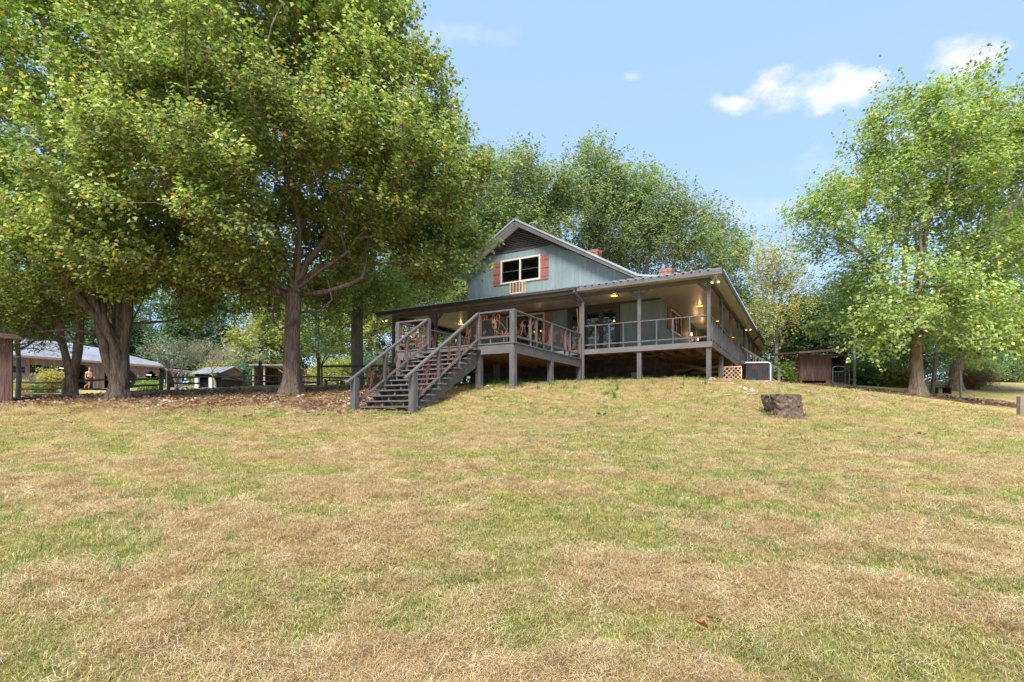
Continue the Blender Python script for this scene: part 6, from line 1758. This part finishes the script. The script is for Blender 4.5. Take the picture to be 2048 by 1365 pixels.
def blade_mat(name):
    m, n, l, b = new_mat(name); out = n['Material Output']
    a = n.new('ShaderNodeAttribute'); a.attribute_name = 'itint'; a.attribute_type = 'INSTANCER'
    c = n.new('ShaderNodeAttribute'); c.attribute_name = 'tint'
    mx = n.new('ShaderNodeMix'); mx.data_type = 'RGBA'; mx.blend_type = 'MULTIPLY'; mx.inputs['Factor'].default_value = 1
    l.new(a.outputs['Color'], mx.inputs['A']); l.new(c.outputs['Color'], mx.inputs['B'])
    l.new(mx.outputs['Result'], b.inputs['Base Color']); b.inputs['Roughness'].default_value = .6; b.inputs['Specular IOR Level'].default_value = .2
    t = n.new('ShaderNodeBsdfTranslucent'); l.new(mx.outputs['Result'], t.inputs[0]); ms = n.new('ShaderNodeMixShader'); ms.inputs[0].default_value = .3
    l.new(b.outputs[0], ms.inputs[1]); l.new(t.outputs[0], ms.inputs[2]); l.new(ms.outputs[0], out.inputs[0])
    return m
M['blade'] = blade_mat('grass_blade')
def blades(rng, n, spread, h, w, lean, flat=False):
    """n tapered bent blades"""
    V = []; F = []; T = []
    for i in range(n):
        a = rng.uniform(0, 6.283); r = spread * math.sqrt(rng.uniform()); bx, by = r * math.cos(a), r * math.sin(a)
        d = rng.uniform(0, 6.283); L = h * rng.uniform(.55, 1.2); le = lean * rng.uniform(.5, 1.3)
        dx, dy = math.cos(d), math.sin(d); sx, sy = -dy * w / 2, dx * w / 2
        z0 = 0 if not flat else rng.uniform(.0, h * .35)
        if flat:
            mx_, mz = L * .55 , z0 + rng.uniform(.0, .02); ex, ez = L, z0 + rng.uniform(-.01, .02)
        else:
            mx_, mz = L * .35 * le, L * .6; ex, ez = L * le, L * (1 - .35 * le)
        k = len(V)
        V += [(bx - sx, by - sy, z0), (bx + sx, by + sy, z0), (bx + dx * mx_ + sx * .8, by + dy * mx_ + sy * .8, mz), (bx + dx * mx_ - sx * .8, by + dy * mx_ - sy * .8, mz), (bx + dx * ex + sx * .15, by + dy * ex + sy * .15, ez), (bx + dx * ex - sx * .15, by + dy * ex - sy * .15, ez)]
        F += [(k, k + 1, k + 2, k + 3), (k + 3, k + 2, k + 4, k + 5)]
        t = rng.uniform(.7, 1.25); tw = rng.uniform(.9, 1.1); T += [(t * tw, t, t / tw)] * 2
    return np.array(V), np.array(F), np.array(T)
def scatter(name, label, rng, tuft, pts, scl, cols, mat_, tilt=.12):
    V, F, T = tuft
    n = len(pts); allv = np.concatenate([V, pts])
    me = np_mesh(name, allv, F, mat_, False, T)
    for nm, arr in (('is_pt', np.r_[np.zeros(len(V)), np.ones(n)]), ('scl', np.r_[np.ones(len(V)), scl])):
        a = me.attributes.new(nm, 'FLOAT', 'POINT'); a.data.foreach_set('value', arr.astype(np.float32))
    rot = np.zeros((len(allv), 3)); rot[len(V):, :2] = rng.normal(size=(n, 2)) * tilt; rot[len(V):, 2] = rng.uniform(0, 6.283, n)
    a = me.attributes.new('rot', 'FLOAT_VECTOR', 'POINT'); a.data.foreach_set('vector', rot.astype(np.float32).ravel())
    cc = np.ones((len(allv), 4)); cc[len(V):, :3] = cols
    a = me.attributes.new('itint', 'FLOAT_COLOR', 'POINT'); a.data.foreach_set('color', cc.astype(np.float32).ravel())
    o = link(name, me); tag(o, label, None, None, 'stuff')
    md = o.modifiers.new('scatter', 'NODES'); md.node_group = NG
    return o
def spots(rng, n, r0, r1, power=1.0, half=50):
    """points over the lawn, denser near the camera"""
    u = rng.uniform(size=n)
    e = 2 - power
    r = (r0 ** e + (r1 ** e - r0 ** e) * u) ** (1 / e) if abs(e) > 1e-6 else r0 * (r1 / r0) ** u
    a = np.radians(rng.uniform(-half, half, n))
    x, y = r * np.sin(a), r * np.cos(a)
    return x, y, r
def surface_z(x, y):
    d, li, n2, n3 = masks(x, y); r = np.hypot(x, y); nr_ = np.clip(1 - r / 40, 0, 1)
    return ground_np(x, y) + nr_ * (0.085 * d * n3 + 0.03 * (vnoise(x * 1.3, y * 1.3, 21, 3) - 0.5)), d, li, n2, n3
def free(x, y):
    """keeps grass off the inside of the house footprint"""
    vx, vy = x - P0.x, y - P0.y
    a = vx * -0.8736 + vy * 0.4866; b = vx * 0.4866 + vy * 0.8736
    return ~((a > 2.2) & (a < 12.3) & (b > 2.2) & (b < 23))
rng = np.random.default_rng(99)
# short green-yellow blades
x, y, r = spots(rng, 64000, 2.2, 26, 1.45); z, d, li, n2, n3 = surface_z(x, y)
keep = (rng.uniform(size=len(x)) > d * .5) & (rng.uniform(size=len(x)) > li * .85) & free(x, y)
x, y, z, r, d = x[keep], y[keep], z[keep], r[keep], d[keep]
g = np.array([(.29, .32, .08), (.40, .39, .12), (.52, .45, .19), (.22, .27, .065), (.56, .45, .22)])
w = np.stack([1 - d, 1 - d * .6, .4 + d, .8 * (1 - d), .25 + d], 1); w /= w.sum(1, keepdims=True)
ci = (rng.uniform(size=(len(x), 1)) > np.cumsum(w, 1)).sum(1).clip(0, 4)
col = g[ci] * rng.uniform(.8, 1.2, (len(x), 1))
scatter('grass', 'short mixed green and yellow lawn grass', rng, blades(rng, 30, .13, .030, .0040, .95), np.stack([x, y, z - .005], 1), (.75 + r * .045) * rng.uniform(.75, 1.3, len(x)), col, M['blade'])
# dry straw, lying
x, y, r = spots(rng, 60000, 2.2, 24, 1.45); z, d, li, n2, n3 = surface_z(x, y)
keep = (rng.uniform(size=len(x)) < .06 + d ** 1.4 * 1.0) & (rng.uniform(size=len(x)) > li * .8) & free(x, y)
x, y, z, r, d = x[keep], y[keep], z[keep], r[keep], d[keep]
g = np.array([(.60, .42, .21), (.70, .53, .30), (.45, .30, .145), (.74, .62, .42), (.28, .17, .08)]); ci = rng.choice(5, len(x), p=[.34, .24, .22, .1, .1])
scatter('straw', 'dry mown grass clippings lying in rows over the lawn', rng, blades(rng, 40, .12, .060, .0025, .5, flat=True), np.stack([x, y, z + .004], 1), (.8 + r * .045) * rng.uniform(.7, 1.3, len(x)), g[ci] * rng.uniform(.8, 1.15, (len(x), 1)), M['blade'], .16)
# brighter taller tufts in patches
x, y, r = spots(rng, 26000, 2.3, 22, 1.3); z, d, li, n2, n3 = surface_z(x, y)
pn = vnoise(x * .55 + 7, y * .55 + 31, 55, 3)
keep = (pn > .56) & (rng.uniform(size=len(x)) < .55) & (li < .5) & free(x, y)
x, y, z, r = x[keep], y[keep], z[keep], r[keep]
g = np.array([(.22, .31, .07), (.31, .38, .10), (.24, .32, .13)]); ci = rng.choice(3, len(x), p=[.45, .4, .15])
scatter('tall_grass', 'brighter green tufts growing in patches on the lawn', rng, blades(rng, 16, .06, .095, .0055, .55), np.stack([x, y, z - .005], 1), (.8 + r * .03) * rng.uniform(.5, 1.0, len(x)), g[ci] * rng.uniform(.8, 1.2, (len(x), 1)), M['blade'])
# lone airy weeds
x, y, r = spots(rng, 150, 3, 16, 1.0); z, d, li, n2, n3 = surface_z(x, y); k = (li < .3) & free(x, y)
scatter('weeds', 'thin bluish weeds standing singly in the lawn', rng, blades(rng, 26, .05, .16, .004, .3), np.stack([x, y, z], 1)[k], rng.uniform(.45, .95, k.sum()), np.tile((.24, .30, .11), (k.sum(), 1)) * rng.uniform(.8, 1.2, (k.sum(), 1)), M['blade'])
# lush weeds under the deck and porch edge
pts = []
for _ in range(1500):
    a = rng.uniform(-.3, 10.2); b = rng.uniform(-5.6, 1.6)
    if b < -.4 and a < 5.2 and rng.uniform() > .12: continue
    if a < 4 and rng.uniform() > .35: continue
    v = P0 + Vector((-0.8736, 0.4866, 0)) * a + Vector((0.4866, 0.8736, 0)) * b; pts.append((v.x, v.y, gz(v.x, v.y)))
for _ in range(90):
    t_ = rng.uniform(0, 6.28); q_ = at(1563, 835, 13.6); v = (q_.x + math.cos(t_) * .52, q_.y + math.sin(t_) * .46); pts.append((v[0], v[1], gz(*v) - .1))
pts = np.array(pts)
scatter('undergrowth', 'green weeds growing in the shade under the deck', rng, blades(rng, 16, .10, .20, .016, .6), pts, rng.uniform(.5, 1.35, len(pts)), np.array([(.12, .24, .04)]) * rng.uniform(.7, 1.3, (len(pts), 1)), M['blade'])
# green strip in front of the deck and tree feet
# fallen leaves
x, y, r = spots(rng, 40000, 12, 40, .6); z, d, li, n2, n3 = surface_z(x, y)
keep = (rng.uniform(size=len(x)) < li * .9 + .012); x, y, z = x[keep], y[keep], z[keep]
LV = []; LF = []; LT = []
for i in range(5):
    cx, cy = rng.uniform(-.14, .14, 2); a = rng.uniform(0, 6.28); s = rng.uniform(.035, .06); k = len(LV); t = rng.uniform(-.02, .02)
    for (px_, py_, pz_) in ((-1, 0, 0), (0, -.7, .3), (1.1, 0, .1), (0, .7, .35)):
        LV.append((cx + s * (px_ * math.cos(a) - py_ * math.sin(a)), cy + s * (px_ * math.sin(a) + py_ * math.cos(a)), .015 + s * pz_ + t))
    LF.append((k, k + 1, k + 2, k + 3)); LT.append((1, 1, 1))
g = np.array([(.36, .22, .13), (.24, .14, .085), (.50, .36, .25), (.62, .53, .42), (.44, .20, .09)]); ci = rng.choice(5, len(x), p=[.33, .3, .2, .09, .08])
scatter('fallen_leaves', 'brown and pale fallen leaves under the trees', rng, (np.array(LV), np.array(LF), np.array(LT, float)), np.stack([x, y, z], 1), rng.uniform(.7, 1.3, len(x)), g[ci] * rng.uniform(.75, 1.2, (len(x), 1)), M['blade'], .3)
